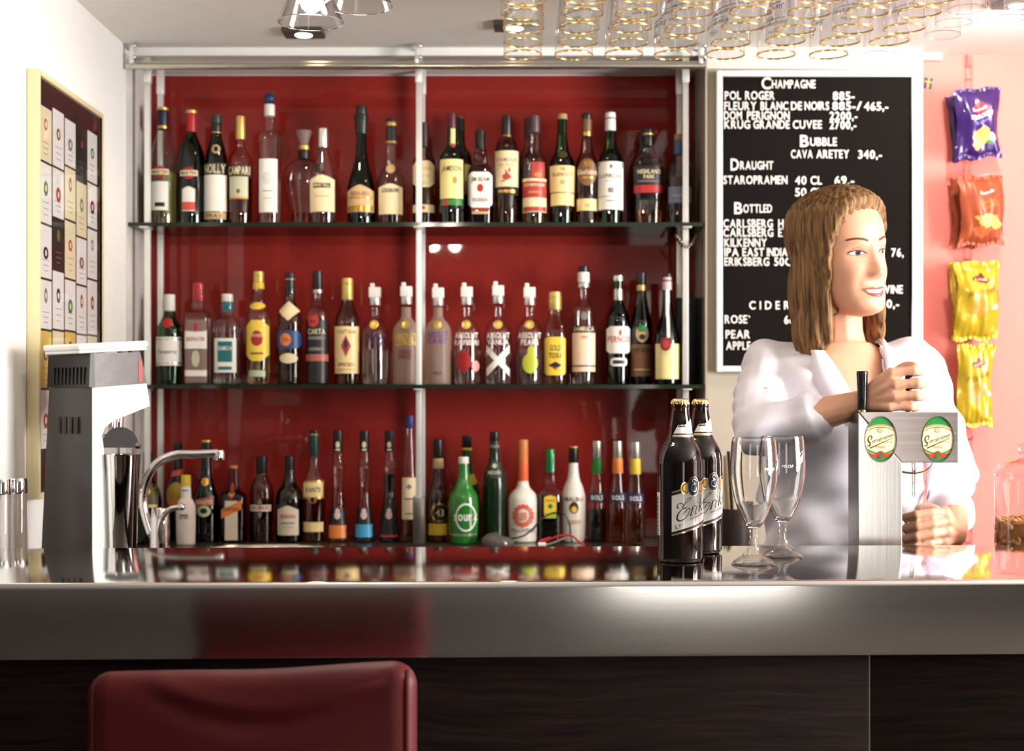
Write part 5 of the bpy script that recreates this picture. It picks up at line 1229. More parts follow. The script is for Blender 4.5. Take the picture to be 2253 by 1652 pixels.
bag(2098, 2202, 575, 748, 3.895, FO_Y, 'upper yellow potato crisp bag on the hanging strip, in front', dec_y, 8, .1, 0, -.03)
bag(2104, 2192, 757, 938, 3.91, FO_Y, 'lowest yellow potato crisp bag on the hanging strip', dec_y, 9, .12, .03, -.03)

# ------------------------------------------------------------------ lidded snack jar at the right edge
dj = 2.83; k = dj/F
t = thing('lidded_snack_jar', 'round glass jar of brown snacks with knobbed glass lid at the right picture edge', 'jar', (X(2253, dj), dj, ZB))
jz = lambda y: Z(y, dj) - ZB
m = MB(); m.lathe([(.050, 0), (.054, .004), (.0545, jz(1065)), (.052, jz(1048)), (.050, jz(1040))], glass('jar_glass', (.95, .93, .93), .45), 40, cap0=True); m.build('glass_body', t)
m = MB(); m.lathe([(.0465, .006), (.047, jz(1150)), (.043, jz(1146)), (.02, jz(1140)), (.001, jz(1141))], P('toasted_snack_mix', (.42, .17, .05), .75, var=.5), 40, cap0=True)
for i in range(330):
    a = rng.uniform(0, 2*PI); zc = rng.uniform(.02, jz(1142)); rr = .049 if rng.uniform() < .75 else rng.uniform(.0, .046)
    if rr < .049: zc = jz(1143) + rng.uniform(-.003, .004)
    m.ball((rr*math.cos(a), rr*math.sin(a), zc), (rng.uniform(.003, .0065), rng.uniform(.003, .0065), rng.uniform(.003, .006)), P('toasted_snack_mix', ) if rng.uniform() < .5 else P('pale_snack_piece', (.60, .30, .10), .7), 8, 5)
o = m.build('snack_filling', t); o['kind'] = 'stuff'
m = MB(); m.lathe([(.054, jz(1046)), (.056, jz(1042)), (.055, jz(1034)), (.045, jz(1020)), (.015, jz(1012)), (.007, jz(1008)), (.006, jz(1000)), (.013, jz(993)), (.014, jz(985)), (.008, jz(976)), (.001, jz(975))], glass('jar_lid_glass', (.95, .93, .93), .45), 40); m.build('lid', t)

# ------------------------------------------------------------------ sink and mixer tap
t = thing('round_sink', 'round steel sink let into the back counter', 'sink', (-.62, 3.67, ZB))
m = MB(); m.lathe([(.208, .0), (.209, .003), (.203, .005), (.192, .004), (.186, -.004), (.180, -.06), (.15, -.13), (.03, -.14), (.001, -.142)], brushed('sink_steel', (.66, .60, .52), .18, 0, (40, 40, 40), .02), 64); m.build('basin', t)
df_ = 3.40; k = df_/F
t = thing('sink_faucet', 'chrome swan-neck sink faucet with a curved lever', 'faucet', (X(352, df_), df_, ZB))
fz = lambda y: Z(y, df_) - ZB
fx = lambda x: (x - 352)*k
m = MB(); m.lathe([(.032, 0), (.032, .004), (.022, .010), (.021, fz(1150)), (.019, fz(1120)), (.017, fz(1117)), (.001, fz(1116))], CHROME, 28, cap0=True); m.build('base', t)
m = MB(); sp = smooth_pts([(fx(345), 0, fz(1195)), (fx(330), 0, fz(1165)), (fx(316), 0, fz(1110)), (fx(321), 0, fz(1060)), (fx(345), .0, fz(1020)), (fx(385), .005, fz(1001)), (fx(430), .012, fz(999)), (fx(476), .02, fz(997))], 8)
m.tube(sp, .0098, CHROME, 16); m.lathe([(.012, fz(1012)), (.0125, fz(1008)), (.0125, fz(996)), (.0105, fz(991))], CHROME, 20, c=(fx(479), .02, 0), cap0=True, cap1=True); m.build('spout', t)
m = MB(); m.tube(smooth_pts([(fx(358), -.012, fz(1195)), (fx(359), -.03, fz(1160)), (fx(366), -.035, fz(1135)), (fx(382), -.035, fz(1118)), (fx(405), -.035, fz(1113))], 6), [.007]*12 + [.006]*13, CHROME, 12); m.ball((fx(407), -.035, fz(1113)), .008, CHROME); m.build('lever', t)

# ------------------------------------------------------------------ small things on the back counter
d = 3.88
t = thing('computer_mouse', 'dark glossy computer mouse with cord lying on the back counter', 'mouse', (X(1095, d), d, ZB), (0, 0, .1))
m = MB(); rows = []
for z, s in ((0, .96), (.004, 1), (.012, .97), (.020, .84), (.026, .6), (.0285, .3), (.029, .01)):
    rows.append([(.040*s*math.cos(a)*(1 + .06*math.cos(2*a)), .029*s*math.sin(a), z*(1 - .18*math.cos(a))) for a in np.linspace(0, 2*PI, 32, endpoint=False)])
m.grid(rows, P('grey_glossy_mouse', (.10, .085, .08), .12), closed_v=True); m.build('mouse_body', t)
m = MB(); q = d/F; ww = lambda x, y, dd=0: ((x - 1095)*q, dd, Z(y, d) - ZB)
m.tube(smooth_pts([ww(1120, 1186), ww(1150, 1180), ww(1172, 1165), ww(1190, 1145), ww(1215, 1130, .0), ww(1240, 1130), ww(1254, 1150), ww(1257, 1180), ww(1262, 1197)], 6), .0022, BLACK_PL, 8); m.build('cord', t)
t = thing('charging_cable', 'red and white cable with a white plug lying on the back counter', 'cable', (X(1230, 3.84), 3.84, ZB))
q = 3.84/F; ww = lambda x, y, dd=0: ((x - 1230)*q, dd, max(.003, Z(y, 3.84) - ZB))
m = MB(); m.tube(smooth_pts([ww(1192, 1193), ww(1210, 1186), ww(1235, 1178), ww(1258, 1179), ww(1272, 1190), ww(1285, 1203)], 6), .0026, c_('red_cable', 170, 34, 34), 8); m.tube(smooth_pts([ww(1188, 1192), ww(1193, 1190), ww(1200, 1188), ww(1212, 1184)], 4), .005, MATS['red_cable'], 10); m.build('red_wire', t)
m = MB(); m.tube(smooth_pts([ww(1200, 1198, -.01), ww(1220, 1192, -.01), ww(1240, 1184, -.01), ww(1256, 1182, -.01)], 6), .0022, c_('grey_cable', 150, 130, 120), 8); m.tube([ww(1184, 1197, -.01), ww(1201, 1197, -.01)], .0058, CAPWHITE, 12); m.build('white_plug', t)
# black menu folders on the right end of the lower shelf
for px0, px1, d, py, lab in ((1486, 1536, 4.045, 657, 'black folder standing behind the right post of the lower shelf'), (1539, 1553, 3.95, 656, 'narrow black folder at the right end of the lower shelf')):
    q = d/F; w = (px1 - px0)*q; h = Z(py, d) - ZS2
    t = thing('menu_folder', lab, 'folder', (X((px0 + px1)/2, d), d, ZS2), group='black folders on the lower shelf')
    m = MB(); m.box(-w/2, w/2, -.04, .04, 0, h, P('black_folder_cloth', (.012, .011, .011), .45), .004, 3); m.build('cover', t)
    m = MB(); m.box(-w/2 + .002, w/2 - .002, -.0388, .0388, h - .004, h + .0005, c_('dark_page_edge', 40, 34, 34)); m.build('page_block', t)
# bead chain on the right post
t = thing('bead_chain', 'small dark bead chain looped around the right shelf post under the upper shelf', 'chain', (X(1508, YF), YF, Z(540, YF)))
m = MB()
for i in range(26):
    a = 2*PI*i/26; m.ball((.027*math.cos(a) + .002, .02*math.sin(a), .008*math.cos(2*a) + .018*abs(math.cos(a))), .0040, P('dark_metal_bead', (.20, .15, .11), .25, metal=.8), 8, 6)
m.build('bead_strand', t)
# cup with pen and paper clutter beyond the beer glasses
d = 3.70; q = d/F
t = thing('pen_cup', 'dark round cup holding a black pen and papers behind the goblets', 'cup', (X(1618, d), d, ZB))
m = MB(); h = Z(1118, d) - ZB; m.lathe([(.040, 0), (.042, .004), (.043, h), (.040, h), (.039, .006), (.001, .005)], P('dark_brown_cup', (.03, .02, .016), .4), 32, cap0=True); m.build('cup_body', t)
t = thing('paper_sheaf', 'beige paper sheaf standing in the dark cup behind the goblets', 'paper', (X(1607, d), d, ZB + .01))
m = MB(); m.box(-.017, .017, -.003, .003, 0, Z(1002, d) - ZB - .01, c_('beige_paper_sheaf', 206, 184, 146)); m.build('sheet', t, smooth=False)
t = thing('black_pen', 'black pen leaning in the dark cup behind the goblets', 'pen', (X(1614, d), d - .012, ZB + .01), (0, -.06, 0))
m = MB(); m.tube([(0, 0, 0), (0, 0, Z(990, d) - ZB - .012)], .0045, BLACK_PL, 10); m.build('barrel', t)

# ------------------------------------------------------------------ red leather bar stool in front of the bar
M_LEA, n_, l_ = new_mat('worn_red_leather'); b_ = n_['Principled BSDF']
tc = n_.new('ShaderNodeTexCoord'); nz = n_.new('ShaderNodeTexNoise'); nz.inputs['Scale'].default_value = 7; nz.inputs['Detail'].default_value = 5; l_.new(tc.outputs['Object'], nz.inputs['Vector'])
mx = n_.new('ShaderNodeMix'); mx.data_type = 'RGBA'; mx.inputs[6].default_value = (.060, .0045, .006, 1); mx.inputs[7].default_value = (.12, .011, .012, 1); l_.new(nz.outputs['Fac'], mx.inputs[0]); l_.new(mx.outputs[2], b_.inputs['Base Color'])
vo = n_.new('ShaderNodeTexVoronoi'); vo.inputs['Scale'].default_value = 420; l_.new(tc.outputs['Object'], vo.inputs['Vector'])
bp = n_.new('ShaderNodeBump'); bp.inputs['Strength'].default_value = .12; bp.inputs['Distance'].default_value = .001; l_.new(vo.outputs['Distance'], bp.inputs['Height']); l_.new(bp.outputs[0], b_.inputs['Normal'])
b_.inputs['Roughness'].default_value = .48; b_.inputs['Specular IOR Level'].default_value = .22
dc = 1.765; k = dc/F; cxp = 556.5
cw_ = 361.5*k
t = thing('bar_stool', 'dark red leather bar stool with padded back drawn up to the bar', 'stool', (X(cxp, dc), dc, 0))
ztop_ = Z(1463, dc); zbot = ztop_ - .30
NX, NZ = 60, 40
def back(u, v, side):
    """u -1..1 across, v 0..1 up; padded back with a soft fold under the top edge"""
    x = u*cw_; zt = ztop_ + u*14*k
    c = .030
    z = zbot + (zt - zbot)*v
    edge_u = max(0, (abs(x) - (cw_ - c))/c); edge_v = max(0, (z - (zt - c))/c)
    e = min(1, math.hypot(edge_u, edge_v))
    th = .030*math.sqrt(max(0, 1 - e*e*.97))
    # drop the corner outline
    if edge_u > 0 and edge_v > 0 and math.hypot(edge_u, edge_v) > 1:
        f_ = 1/math.hypot(edge_u, edge_v); x = math.copysign(cw_ - c + edge_u*c*f_, x); z = zt - c + edge_v*c*f_
    cz = zt - .016 - .040*max(0, 1 - ((u - .12)/.72)**2)
    q = (z - cz)/.012
    fold = (-.0042*math.exp(-(q - .9)**2) + .0048*math.exp(-(q + .7)**2))*max(0, 1 - ((u - .12)/.9)**2) if side < 0 else 0
    sag = .004*math.exp(-((u - .1)/.5)**2)*math.exp(-((zt - z)/.03)**2)
    puf = .004*math.sin(PI*(u + 1)/2)*math.sin(PI*v)
    return (x, side*(th + puf) + (fold if side < 0 else 0), z - sag)
m = MB(); U = np.concatenate([np.linspace(-1, -.85, 12), np.linspace(-.84, .84, 50), np.linspace(.85, 1, 12)]); V = np.concatenate([np.linspace(0, .88, 36), np.linspace(.89, 1, 14)])
m.grid([[back(u, v, -1) for v in V] for u in U], M_LEA); m.grid([[back(u, v, 1) for v in reversed(V)] for u in U], M_LEA)
bk = m.build('backrest', t, sharp=80)
m = MB()
for sx2 in (-1, 1):
    pts = [Vector(back(sx2*.945, v, -1)) + Vector((0, -.0008, 0)) for v in np.linspace(0, .965, 30)]
    m = MB(); m.tube(pts, .0028, M_LEA, 8); m.build('piping', bk)
m = MB(); m.box(-cw_ + .01, cw_ - .01, .02, .33, zbot - .01, zbot + .05, M_LEA, .02, 4); m.build('seat', t)
for sx2 in (-1, 1):
    for yy in (.03, .30):
        m = MB(); m.tube([(sx2*(cw_ - .03), yy, zbot), (sx2*(cw_ - .015), yy + (-.01 if yy < .1 else .01), 0)], [.018, .014], M_WENGE, 12); m.build('leg', t)
m = MB()
for yy in (.028, .305): m.tube([(-cw_ + .02, yy, .28), (cw_ - .02, yy, .28)], .009, M_WENGE, 10)
for sx2 in (-1, 1): m.tube([(sx2*(cw_ - .021), .026, .32), (sx2*(cw_ - .021), .306, .32)], .009, M_WENGE, 10)
m.build('stretcher', t)

# ------------------------------------------------------------------ the bartender
M_SKIN = P('skin', srgb(222, 166, 136), .45, sss=.25, var=.05); M_SHIRT = P('lavender_white_shirt', srgb(236, 230, 240), .75, var=.03)
M_LIP = c_('lip_rose', 178, 84, 80, rough=.35); M_TEETH = c_('teeth_white', 236, 226, 208, rough=.25); M_BROW = c_('brown_brow', 96, 62, 40, rough=.7)
M_TROU = c_('black_trousers', 26, 26, 32, rough=.8); M_SHOE = c_('black_shoes', 18, 17, 17, rough=.4)
M_HAIR, hn, hl = new_mat('dark_blond_hair'); hb = hn['Principled BSDF']; hb.inputs['Roughness'].default_value = .62; hb.inputs['Specular IOR Level'].default_value = .25
tc = hn.new('ShaderNodeTexCoord'); mp = hn.new('ShaderNodeMapping'); mp.inputs['Scale'].default_value = (160, 160, 7); hz_ = hn.new('ShaderNodeTexNoise'); hz_.inputs['Scale'].default_value = 1; hz_.inputs['Detail'].default_value = 5
hl.new(tc.outputs['Object'], mp.inputs['Vector']); hl.new(mp.outputs[0], hz_.inputs['Vector'])
hr = hn.new('ShaderNodeValToRGB'); hr.color_ramp.elements[0].color = (.07, .032, .012, 1); hr.color_ramp.elements[1].color = (.36, .19, .075, 1); hr.color_ramp.elements[0].position = .35; hr.color_ramp.elements[1].position = .7
hl.new(hz_.outputs['Fac'], hr.inputs[0]); hl.new(hr.outputs[0], hb.inputs['Base Color'])
hbp = hn.new('ShaderNodeBump'); hbp.inputs['Strength'].default_value = .5; hbp.inputs['Distance'].default_value = .002; hl.new(hz_.outputs['Fac'], hbp.inputs['Height']); hl.new(hbp.outputs[0], hb.inputs['Normal'])

PD = 3.03; PX = X(1848, PD)
person = thing('person', 'bartender in a white shirt with shoulder-length hair pulling a beer behind the bar', 'person', (0, 0, 0))
def limb(mb, pts, rs, mat, flat=1.0):
    pts = [Vector(p) for p in pts]
    c = smooth_pts(pts, 4) if len(pts) > 2 else pts
    rr = np.interp(np.linspace(0, 1, len(c)), np.linspace(0, 1, len(pts)), rs)
    mb.tube(c, list(rr), mat, 14, flat=flat)
    for p, r in ((c[0], rr[0]), (c[-1], rr[-1])): mb.ball(p, r*.98, mat, 14, 10)
def fuse(mb, name, parent, voxel, mat, smooth=3, post=None, sharp=180):
    o = mb.build(name, None, smooth=True, sharp=180)
    md = o.modifiers.new('r', 'REMESH'); md.mode = 'VOXEL'; md.voxel_size = voxel; md.use_smooth_shade = True
    if smooth:
        sm = o.modifiers.new('s', 'SMOOTH'); sm.iterations = smooth; sm.factor = .5
    bpy.context.view_layer.update()
    me = bpy.data.meshes.new_from_object(o.evaluated_get(bpy.context.evaluated_depsgraph_get()))
    old = o.data; o.modifiers.clear(); o.data = me; bpy.data.meshes.remove(old); me.name = name
    me.materials.clear(); me.materials.append(mat)
    if post: post(me)
    me.polygons.foreach_set('material_index', [0]*len(me.polygons)); me.polygons.foreach_set('use_smooth', [True]*len(me.polygons)); me.update()
    o.parent = parent
    return o

# head in its own space: face towards -y, eye line at z = 0
HZ = [-.1165, -.112, -.104, -.09, -.07, -.045, -.015, .015, .045, .075, .097, .110, .117]
HW = [.010, .024, .036, .046, .055, .062, .068, .072, .0735, .069, .054, .034, .010]
HF = [-.058, -.074, -.083, -.085, -.084, -.085, -.086, -.090, -.090, -.080, -.060, -.036, -.008]
HB = [-.040, -.022, -.004, .020, .045, .066, .082, .092, .097, .092, .075, .052, .020]
def g2(x, z, x0, z0, sx, sz): return math.exp(-((x - x0)/sx)**2 - ((z - z0)/sz)**2)
def head_pt(a, z):
    w, f, bk_ = float(pchip(HZ, HW, [z])[0]), float(pchip(HZ, HF, [z])[0]), float(pchip(HZ, HB, [z])[0])
    cy_ = (f + bk_)/2; ry = (bk_ - f)/2; n = 2.25
    ca, sa = math.cos(a), math.sin(a)
    q = 1/((abs(ca)**n + abs(sa)**n)**(1/n))
    x, y = w*q*sa, cy_ - ry*q*ca
    if ca > 0:
        ax = abs(x)
        d = 0
        t = (z + .040)/.046                                   # nose: bridge to tip
        if -.052 < z < .02:
            rise = max(0, min(1, (.014 - z)/.050)); under = max(0, min(1, (z + .052)/.010))
            d += (.0035 + .0185*rise**1.3)*under*math.exp(-(x/(.0070 + .0055*rise))**2)
            d += .006*g2(ax, z, .0115, -.041, .0065, .0075)
        d -= .0060*g2(ax, z, .031, .001, .0165, .0125)         # eye sockets
        d += .0040*g2(ax, z, .030, .020, .022, .0075)          # brow
        d += .0050*g2(ax, z, .043, -.036, .019, .017)          # smiling cheeks
        d -= .0022*abs(g2(ax, z, .031, -.058, .006, .016))     # smile fold
        d += .0050*g2(x, z, 0, -.0655, .021, .0055) + .0055*g2(x, z, 0, -.0800, .017, .0055)
        d -= .0035*g2(x, z, 0, -.0725, .026, .0028)
        d += .0060*g2(x, z, 0, -.106, .017, .010)              # chin
        y -= d*min(1, ca*1.6)
    return Vector((x, y, z))
def front_y(x, z):
    lo, hi = 0.0, 1.45
    for _ in range(26):
        mid_ = (lo + hi)/2
        if head_pt(mid_, z).x < abs(x): lo = mid_
        else: hi = mid_
    return head_pt(lo, z).y
HM = Matrix.Translation((X(1850, 2.99), 2.99, Z(566, 2.99))) @ Matrix.Rotation(-.12, 4, 'Y') @ Matrix.Rotation(.52, 4, 'Z') @ Matrix.Rotation(.03, 4, 'X') @ Matrix.Scale(1.05, 4)
zs_ = np.concatenate([np.linspace(HZ[0], .03, 74), np.linspace(.034, HZ[-1], 26)])
hm = [[HM @ head_pt(a, z) for a in np.linspace(0, 2*PI, 120, endpoint=False)] for z in zs_]
body = MB()
body.grid(hm, M_SKIN, closed_v=True)
k_ = body.mi(M_SKIN); o_ = len(body.v) - 120*len(zs_)
body.f += [tuple(o_ + i for i in reversed(range(120))), tuple(o_ + 120*(len(zs_) - 1) + i for i in range(120))]; body.m += [k_, k_]
for s in (-1, 1): body.ball(HM @ Vector((s*.073, .012, -.018)), (.008, .016, .028), M_SKIN, 12, 10)
yaw = Matrix.Translation((PX, PD, 0)) @ Matrix.Rotation(.20, 4, 'Z')
limb(body, [HM @ Vector((0, .025, -.06)), yaw @ Vector((0, .012, 1.50)), yaw @ Vector((0, .012, 1.44))], [.052, .052, .066], M_SKIN)
TR = [(.78, .160, .112, 0), (.88, .172, .118, 0), (.96, .160, .108, 0), (1.06, .128, .092, 0), (1.16, .132, .095, 0), (1.25, .148, .108, -.006), (1.31, .154, .118, -.012), (1.37, .155, .104, -.006), (1.415, .146, .085, 0), (1.45, .108, .068, .006), (1.475, .066, .056, .010)]
def torso(mb, grow, mat, z0=0, z1=9, gw=None):
    rows = []
    zq = np.linspace(max(z0, TR[0][0]), min(z1, TR[-1][0]), 40)
    for z in zq:
        rx, ry, oy = [float(pchip([t_[0] for t_ in TR], [t_[i] for t_ in TR], [z])[0]) for i in (1, 2, 3)]
        g = grow + (gw(z) if gw else 0)
        rows.append([yaw @ Vector(((rx + g)*math.copysign(abs(math.sin(a))**.85, math.sin(a)), oy - (ry + g)*math.cos(a), z)) for a in np.linspace(0, 2*PI, 56, endpoint=False)])
    mb.grid(rows, mat, closed_v=True); k2 = mb.mi(mat); o2 = len(mb.v) - 56*len(zq)
    mb.f += [tuple(o2 + i for i in reversed(range(56))), tuple(o2 + 56*(len(zq) - 1) + i for i in range(56))]; mb.m += [k2, k2]
torso(body, 0, M_SKIN)
# arms: image-left arm reaches to the tap handle, image-right arm holds the glass
RS, RE, RW_ = W(1690, 806, 3.06), W(1668, 948, 2.87), W(1893, 888, 2.795)
LS, LE, LW_ = W(2012, 806, 3.06), W(2092, 1040, 3.09), W(2098, 1176, 2.900)
limb(body, [RS, RE.lerp(RS, .5), RE], [.050, .044, .038], M_SKIN); limb(body, [RE, RE.lerp(RW_, .35), RW_], [.037, .037, .0255], M_SKIN)
limb(body, [LS, LE.lerp(LS, .5), LE], [.050, .044, .038], M_SKIN); limb(body, [LE, LE.lerp(LW_, .4), LW_], [.037, .036, .026], M_SKIN)
for s in (-1, 1): limb(body, [yaw @ Vector((s*.088, 0, .86)), yaw @ Vector((s*.092, -.012, .47)), yaw @ Vector((s*.094, .012, .09))], [.082, .055, .038], M_SKIN); limb(body, [yaw @ Vector((s*.094, .02, .045)), yaw @ Vector((s*.10, -.12, .030))], [.036, .028], M_SKIN)
# the fist on the handle
mcp = [W(1962, 820, 2.748), W(1969, 846, 2.742), W(1968, 872, 2.745), W(1958, 895, 2.752)]
pip = [W(2010, 814, 2.742), W(2018, 842, 2.736), W(2016, 870, 2.738), W(2004, 895, 2.744)]
dip = [W(2024, 818, 2.772), W(2030, 846, 2.770), W(2028, 873, 2.771), W(2016, 897, 2.773)]
tip = [W(2004, 822, 2.798), W(2008, 849, 2.798), W(2006, 876, 2.798), W(1998, 899, 2.797)]
for i in range(4):
    r = (.0092, .0095, .0091, .0081)[i]
    limb(body, [RW_.lerp(mcp[i], .12), RW_.lerp(mcp[i], .6) + Vector((0, -.003, .002)), mcp[i]], [.018, .0150, .0104], M_SKIN)
    body.tube([mcp[i], mcp[i].lerp(pip[i], .5), pip[i]], [r*1.10, r*.92, r*1.02], M_SKIN, 14); body.ball(mcp[i], r*1.14, M_SKIN); body.ball(pip[i], r*1.06, M_SKIN)
    body.tube([pip[i], dip[i]], [r*.98, r*.9], M_SKIN, 14); body.ball(dip[i], r*.92, M_SKIN); body.tube([dip[i], tip[i]], [r*.9, r*.8], M_SKIN, 14); body.ball(tip[i], r*.82, M_SKIN)
limb(body, [W(1925, 868, 2.795), W(1962, 832, 2.80), W(1990, 808, 2.795), W(2012, 806, 2.778)], [.017, .0125, .0105, .0090], M_SKIN)
# the hand round the tilted glass
gmc = [W(2078, 1126, 2.844), W(2084, 1147, 2.836), W(2083, 1169, 2.836), W(2076, 1190, 2.840)]
gpi = [W(2048, 1128, 2.824), W(2052, 1152, 2.816), W(2051, 1175, 2.817), W(2046, 1196, 2.822)]
gdi = [W(2016, 1133, 2.822), W(2018, 1158, 2.816), W(2017, 1181, 2.817), W(2014, 1201, 2.822)]
gti = [W(1992, 1138, 2.836), W(1993, 1163, 2.832), W(1993, 1186, 2.833), W(1992, 1205, 2.837)]
for i in range(4):
    r = (.0090, .0093, .0090, .0080)[i]
    limb(body, [LW_.lerp(gmc[i], .1), gmc[i]], [.018, .0125], M_SKIN)
    for a, c in ((gmc[i], gpi[i]), (gpi[i], gdi[i]), (gdi[i], gti[i])): body.tube([a, c], [r, r*.93], M_SKIN, 14); body.ball(a, r*1.04, M_SKIN); body.ball(c, r*.95, M_SKIN)
limb(body, [W(2092, 1160, 2.897), W(2068, 1130, 2.915), W(2044, 1118, 2.926), W(2022, 1118, 2.928)], [.016, .012, .0105, .009], M_SKIN)
bo = fuse(body, 'body', person, .0028, M_SKIN, 2)

# face details that follow the head surface
def facepatch(name, rows2, mat, off, parent):
    m = MB(); m.grid([[HM @ Vector((x, front_y(x, z) - off, z)) for x, z in r] for r in rows2], mat); return m.build(name, parent, sharp=80)
def lens(x0, x1, zt, zb_, n=18, mrows=5): 
    xs = np.linspace(x0, x1, n); return [[(x, zb_(x) + (zt(x) - zb_(x))*j/(mrows - 1)) for j in range(mrows)] for x in xs]
sm = lambda x: -.0735 + .0075*(x/.027)**2
facepatch('teeth', lens(-.0225, .0225, lambda x: sm(x) + .0042*(1 - (x/.0226)**2), lambda x: sm(x) - .0034*(1 - (x/.0226)**2)), M_TEETH, .0016, bo)
facepatch('lips', lens(-.028, .028, lambda x: sm(x) + .0042*(1 - (x/.0285)**2) + .0050*(1 - abs(x/.0285)**1.5), lambda x: sm(x) + .0040*(1 - (x/.0285)**2)), M_LIP, .0014, bo)
facepatch('lips', lens(-.028, .028, lambda x: sm(x) - .0032*(1 - (x/.0285)**2), lambda x: sm(x) - .0032*(1 - (x/.0285)**2) - .0070*(1 - (x/.0285)**2)), M_LIP, .0018, bo)
for s in (-1, 1):
    ex, hw_ = s*.0315, .0150
    w_ = lambda x: max(0, 1 - ((x - ex)/hw_)**2)
    up_ = lambda x: .0050*w_(x)**.8 + .0012*((x - ex)*s/hw_); lo_ = lambda x: -.0034*w_(x)**.8 + .0012*((x - ex)*s/hw_)
    ey = facepatch('eye', lens(ex - hw_, ex + hw_, up_, lo_, 18, 6), c_('eye_white', 228, 218, 210, rough=.2), .0012, bo)
    ix = ex + .0022
    for rr, mat, o in ((.0046, c_('iris_blue_grey', 66, 84, 100, rough=.15), .0017), (.0022, BLACK_PL, .0021)):
        facepatch('iris', [[(ix + q*rr*math.cos(a), max(lo_(ix + q*rr*math.cos(a)), min(up_(ix + q*rr*math.cos(a)), .0006 + q*rr*math.sin(a)))) for q in (.05, .5, 1)] for a in np.linspace(0, 2*PI, 25)], mat, o, ey)
    facepatch('lashes', lens(ex - hw_*1.04, ex + hw_*1.10, lambda x: up_(x) + .0012, lambda x: up_(x) - .0009, 20, 3), M_BROW, .0026, ey)
    facepatch('lashes', lens(ex - hw_*.9, ex + hw_, lambda x: lo_(x) + .0003, lambda x: lo_(x) - .0004, 20, 3), M_BROW, .0020, ey)
    facepatch('lid_shade_line', lens(ex - hw_, ex + hw_*1.05, lambda x: up_(x) + .0046*w_(x) + .0010, lambda x: up_(x) + .0038*w_(x) + .0010, 20, 3), c_('lid_crease_shade', 150, 96, 76, rough=.6), .0010, bo)  # darker skin-tone line paints the shade of the lid crease
    facepatch('eyebrow', lens(min(s*.014, s*.050), max(s*.014, s*.050), lambda x: .0215 + .0055*math.sin(min(1, max(0, (abs(x) - .014)/.036))*2.4) + .0020, lambda x: .0200 + .0055*math.sin(min(1, max(0, (abs(x) - .014)/.036))*2.4) - .0012*(1 - (abs(x) - .014)/.036)), M_BROW, .0007, bo)

# hair
hair = MB()
def hball(c, r):
    b2 = MB(); b2.ball((0, 0, 0), r, M_HAIR, 40, 28); hair.add([HM @ (Vector(c) + Vector(v)) for v in b2.v], b2.f, M_HAIR)
def hair_pt(a, z):
    p = head_pt(a, z); aa = abs((a + PI) % (2*PI) - PI - .10)
    hl = float(np.interp(aa, [0, .45, .75, .95, 1.12, 1.30, 1.5], [.079, .076, .061, .040, .005, -.045, -.07])) if aa < 1.5 else float(np.interp(aa, [1.5, 1.9, 2.1], [-.07, -.085, -.3]))
    t = max(0, min(1, (z - hl)/.011)); t = t*t*(3 - 2*t)
    n = Vector((p.x, p.y - .004, p.z*.9)).normalized()
    lift = .0125 + .006*max(0, z/.11) + .003*max(0, math.cos(a))*max(0, (z - .05)/.06)
    dp = .005 if z > -.03 else .013
    return p + n*(-dp + (lift + dp)*t)
zh = np.concatenate([np.linspace(-.098, .02, 40), np.linspace(.023, HZ[-1], 44)])
hair.grid([[HM @ hair_pt(a, z) for a in np.linspace(0, 2*PI, 120, endpoint=False)] for z in zh], M_HAIR, closed_v=True)
hair.f += [tuple(reversed(range(120))), tuple(120*(len(zh) - 1) + i for i in range(120))]; hair.m += [0, 0]
hball((0, .066, -.075), (.076, .042, .118))
for s in (-1, 1): hball((s*.068, .020, -.072), (.0200, .042, .108)); hball((s*.066, .012, -.010), (.0185, .040, .066)); hball((s*.073, .026, -.135), (.024, .042, .058))
hball((.064, -.012, -.088), (.0130, .022, .078)); hball((-.066, -.010, -.092), (.0130, .022, .080))
def groove(me):
    inv = HM.inverted(); me.calc_loop_triangles()
    nr = np.zeros(len(me.vertices)*3); me.vertices.foreach_get('normal', nr); nr = nr.reshape(-1, 3)
    for v, n in zip(me.vertices, nr):
        p = inv @ v.co; a = math.atan2(p.x - .012, p.y + .01)
        v.co += Vector(n)*(.0014*math.sin(34*a + 14*p.z) + .0010*math.sin(71*a - 22*p.z + 1))
fuse(hair, 'hair', person, .0042, M_HAIR, 3, groove)

# shirt
sh = MB()
def loose(z): return .004 + .014*math.exp(-((z - 1.12)/.10)**2)
torso(sh, .012, M_SHIRT, 1.00, 9, loose)
def cut(a, b_, f): return a.lerp(b_, f)
limb(sh, [RS.lerp(yaw @ Vector((0, 0, 1.44)), .35), RS + Vector((0, 0, -.002))], [.050, .056], M_SHIRT); limb(sh, [LS.lerp(yaw @ Vector((0, 0, 1.44)), .35), LS + Vector((0, 0, -.002))], [.050, .056], M_SHIRT)
limb(sh, [RS, RE.lerp(RS, .5), RE], [.056, .053, .049], M_SHIRT); limb(sh, [RE, cut(RE, RW_, .30), cut(RE, RW_, .52)], [.049, .046, .042], M_SHIRT)
limb(sh, [LS, LE.lerp(LS, .5), LE], [.056, .053, .049], M_SHIRT); limb(sh, [LE, cut(LE, LW_, .35), cut(LE, LW_, .62)], [.049, .046, .041], M_SHIRT)
for A_, B_, f_ in ((RE, RW_, .54), (LE, LW_, .64)):     # rolled cuffs
    sh.tube([cut(A_, B_, f_ - .14), cut(A_, B_, f_ - .06), cut(A_, B_, f_), cut(A_, B_, f_ + .03)], [.044, .0475, .047, .0445], M_SHIRT, 36)
limb(sh, [yaw @ Vector((0, .010, 1.455)), yaw @ Vector((0, .016, 1.492))], [.075, .064], M_SHIRT)
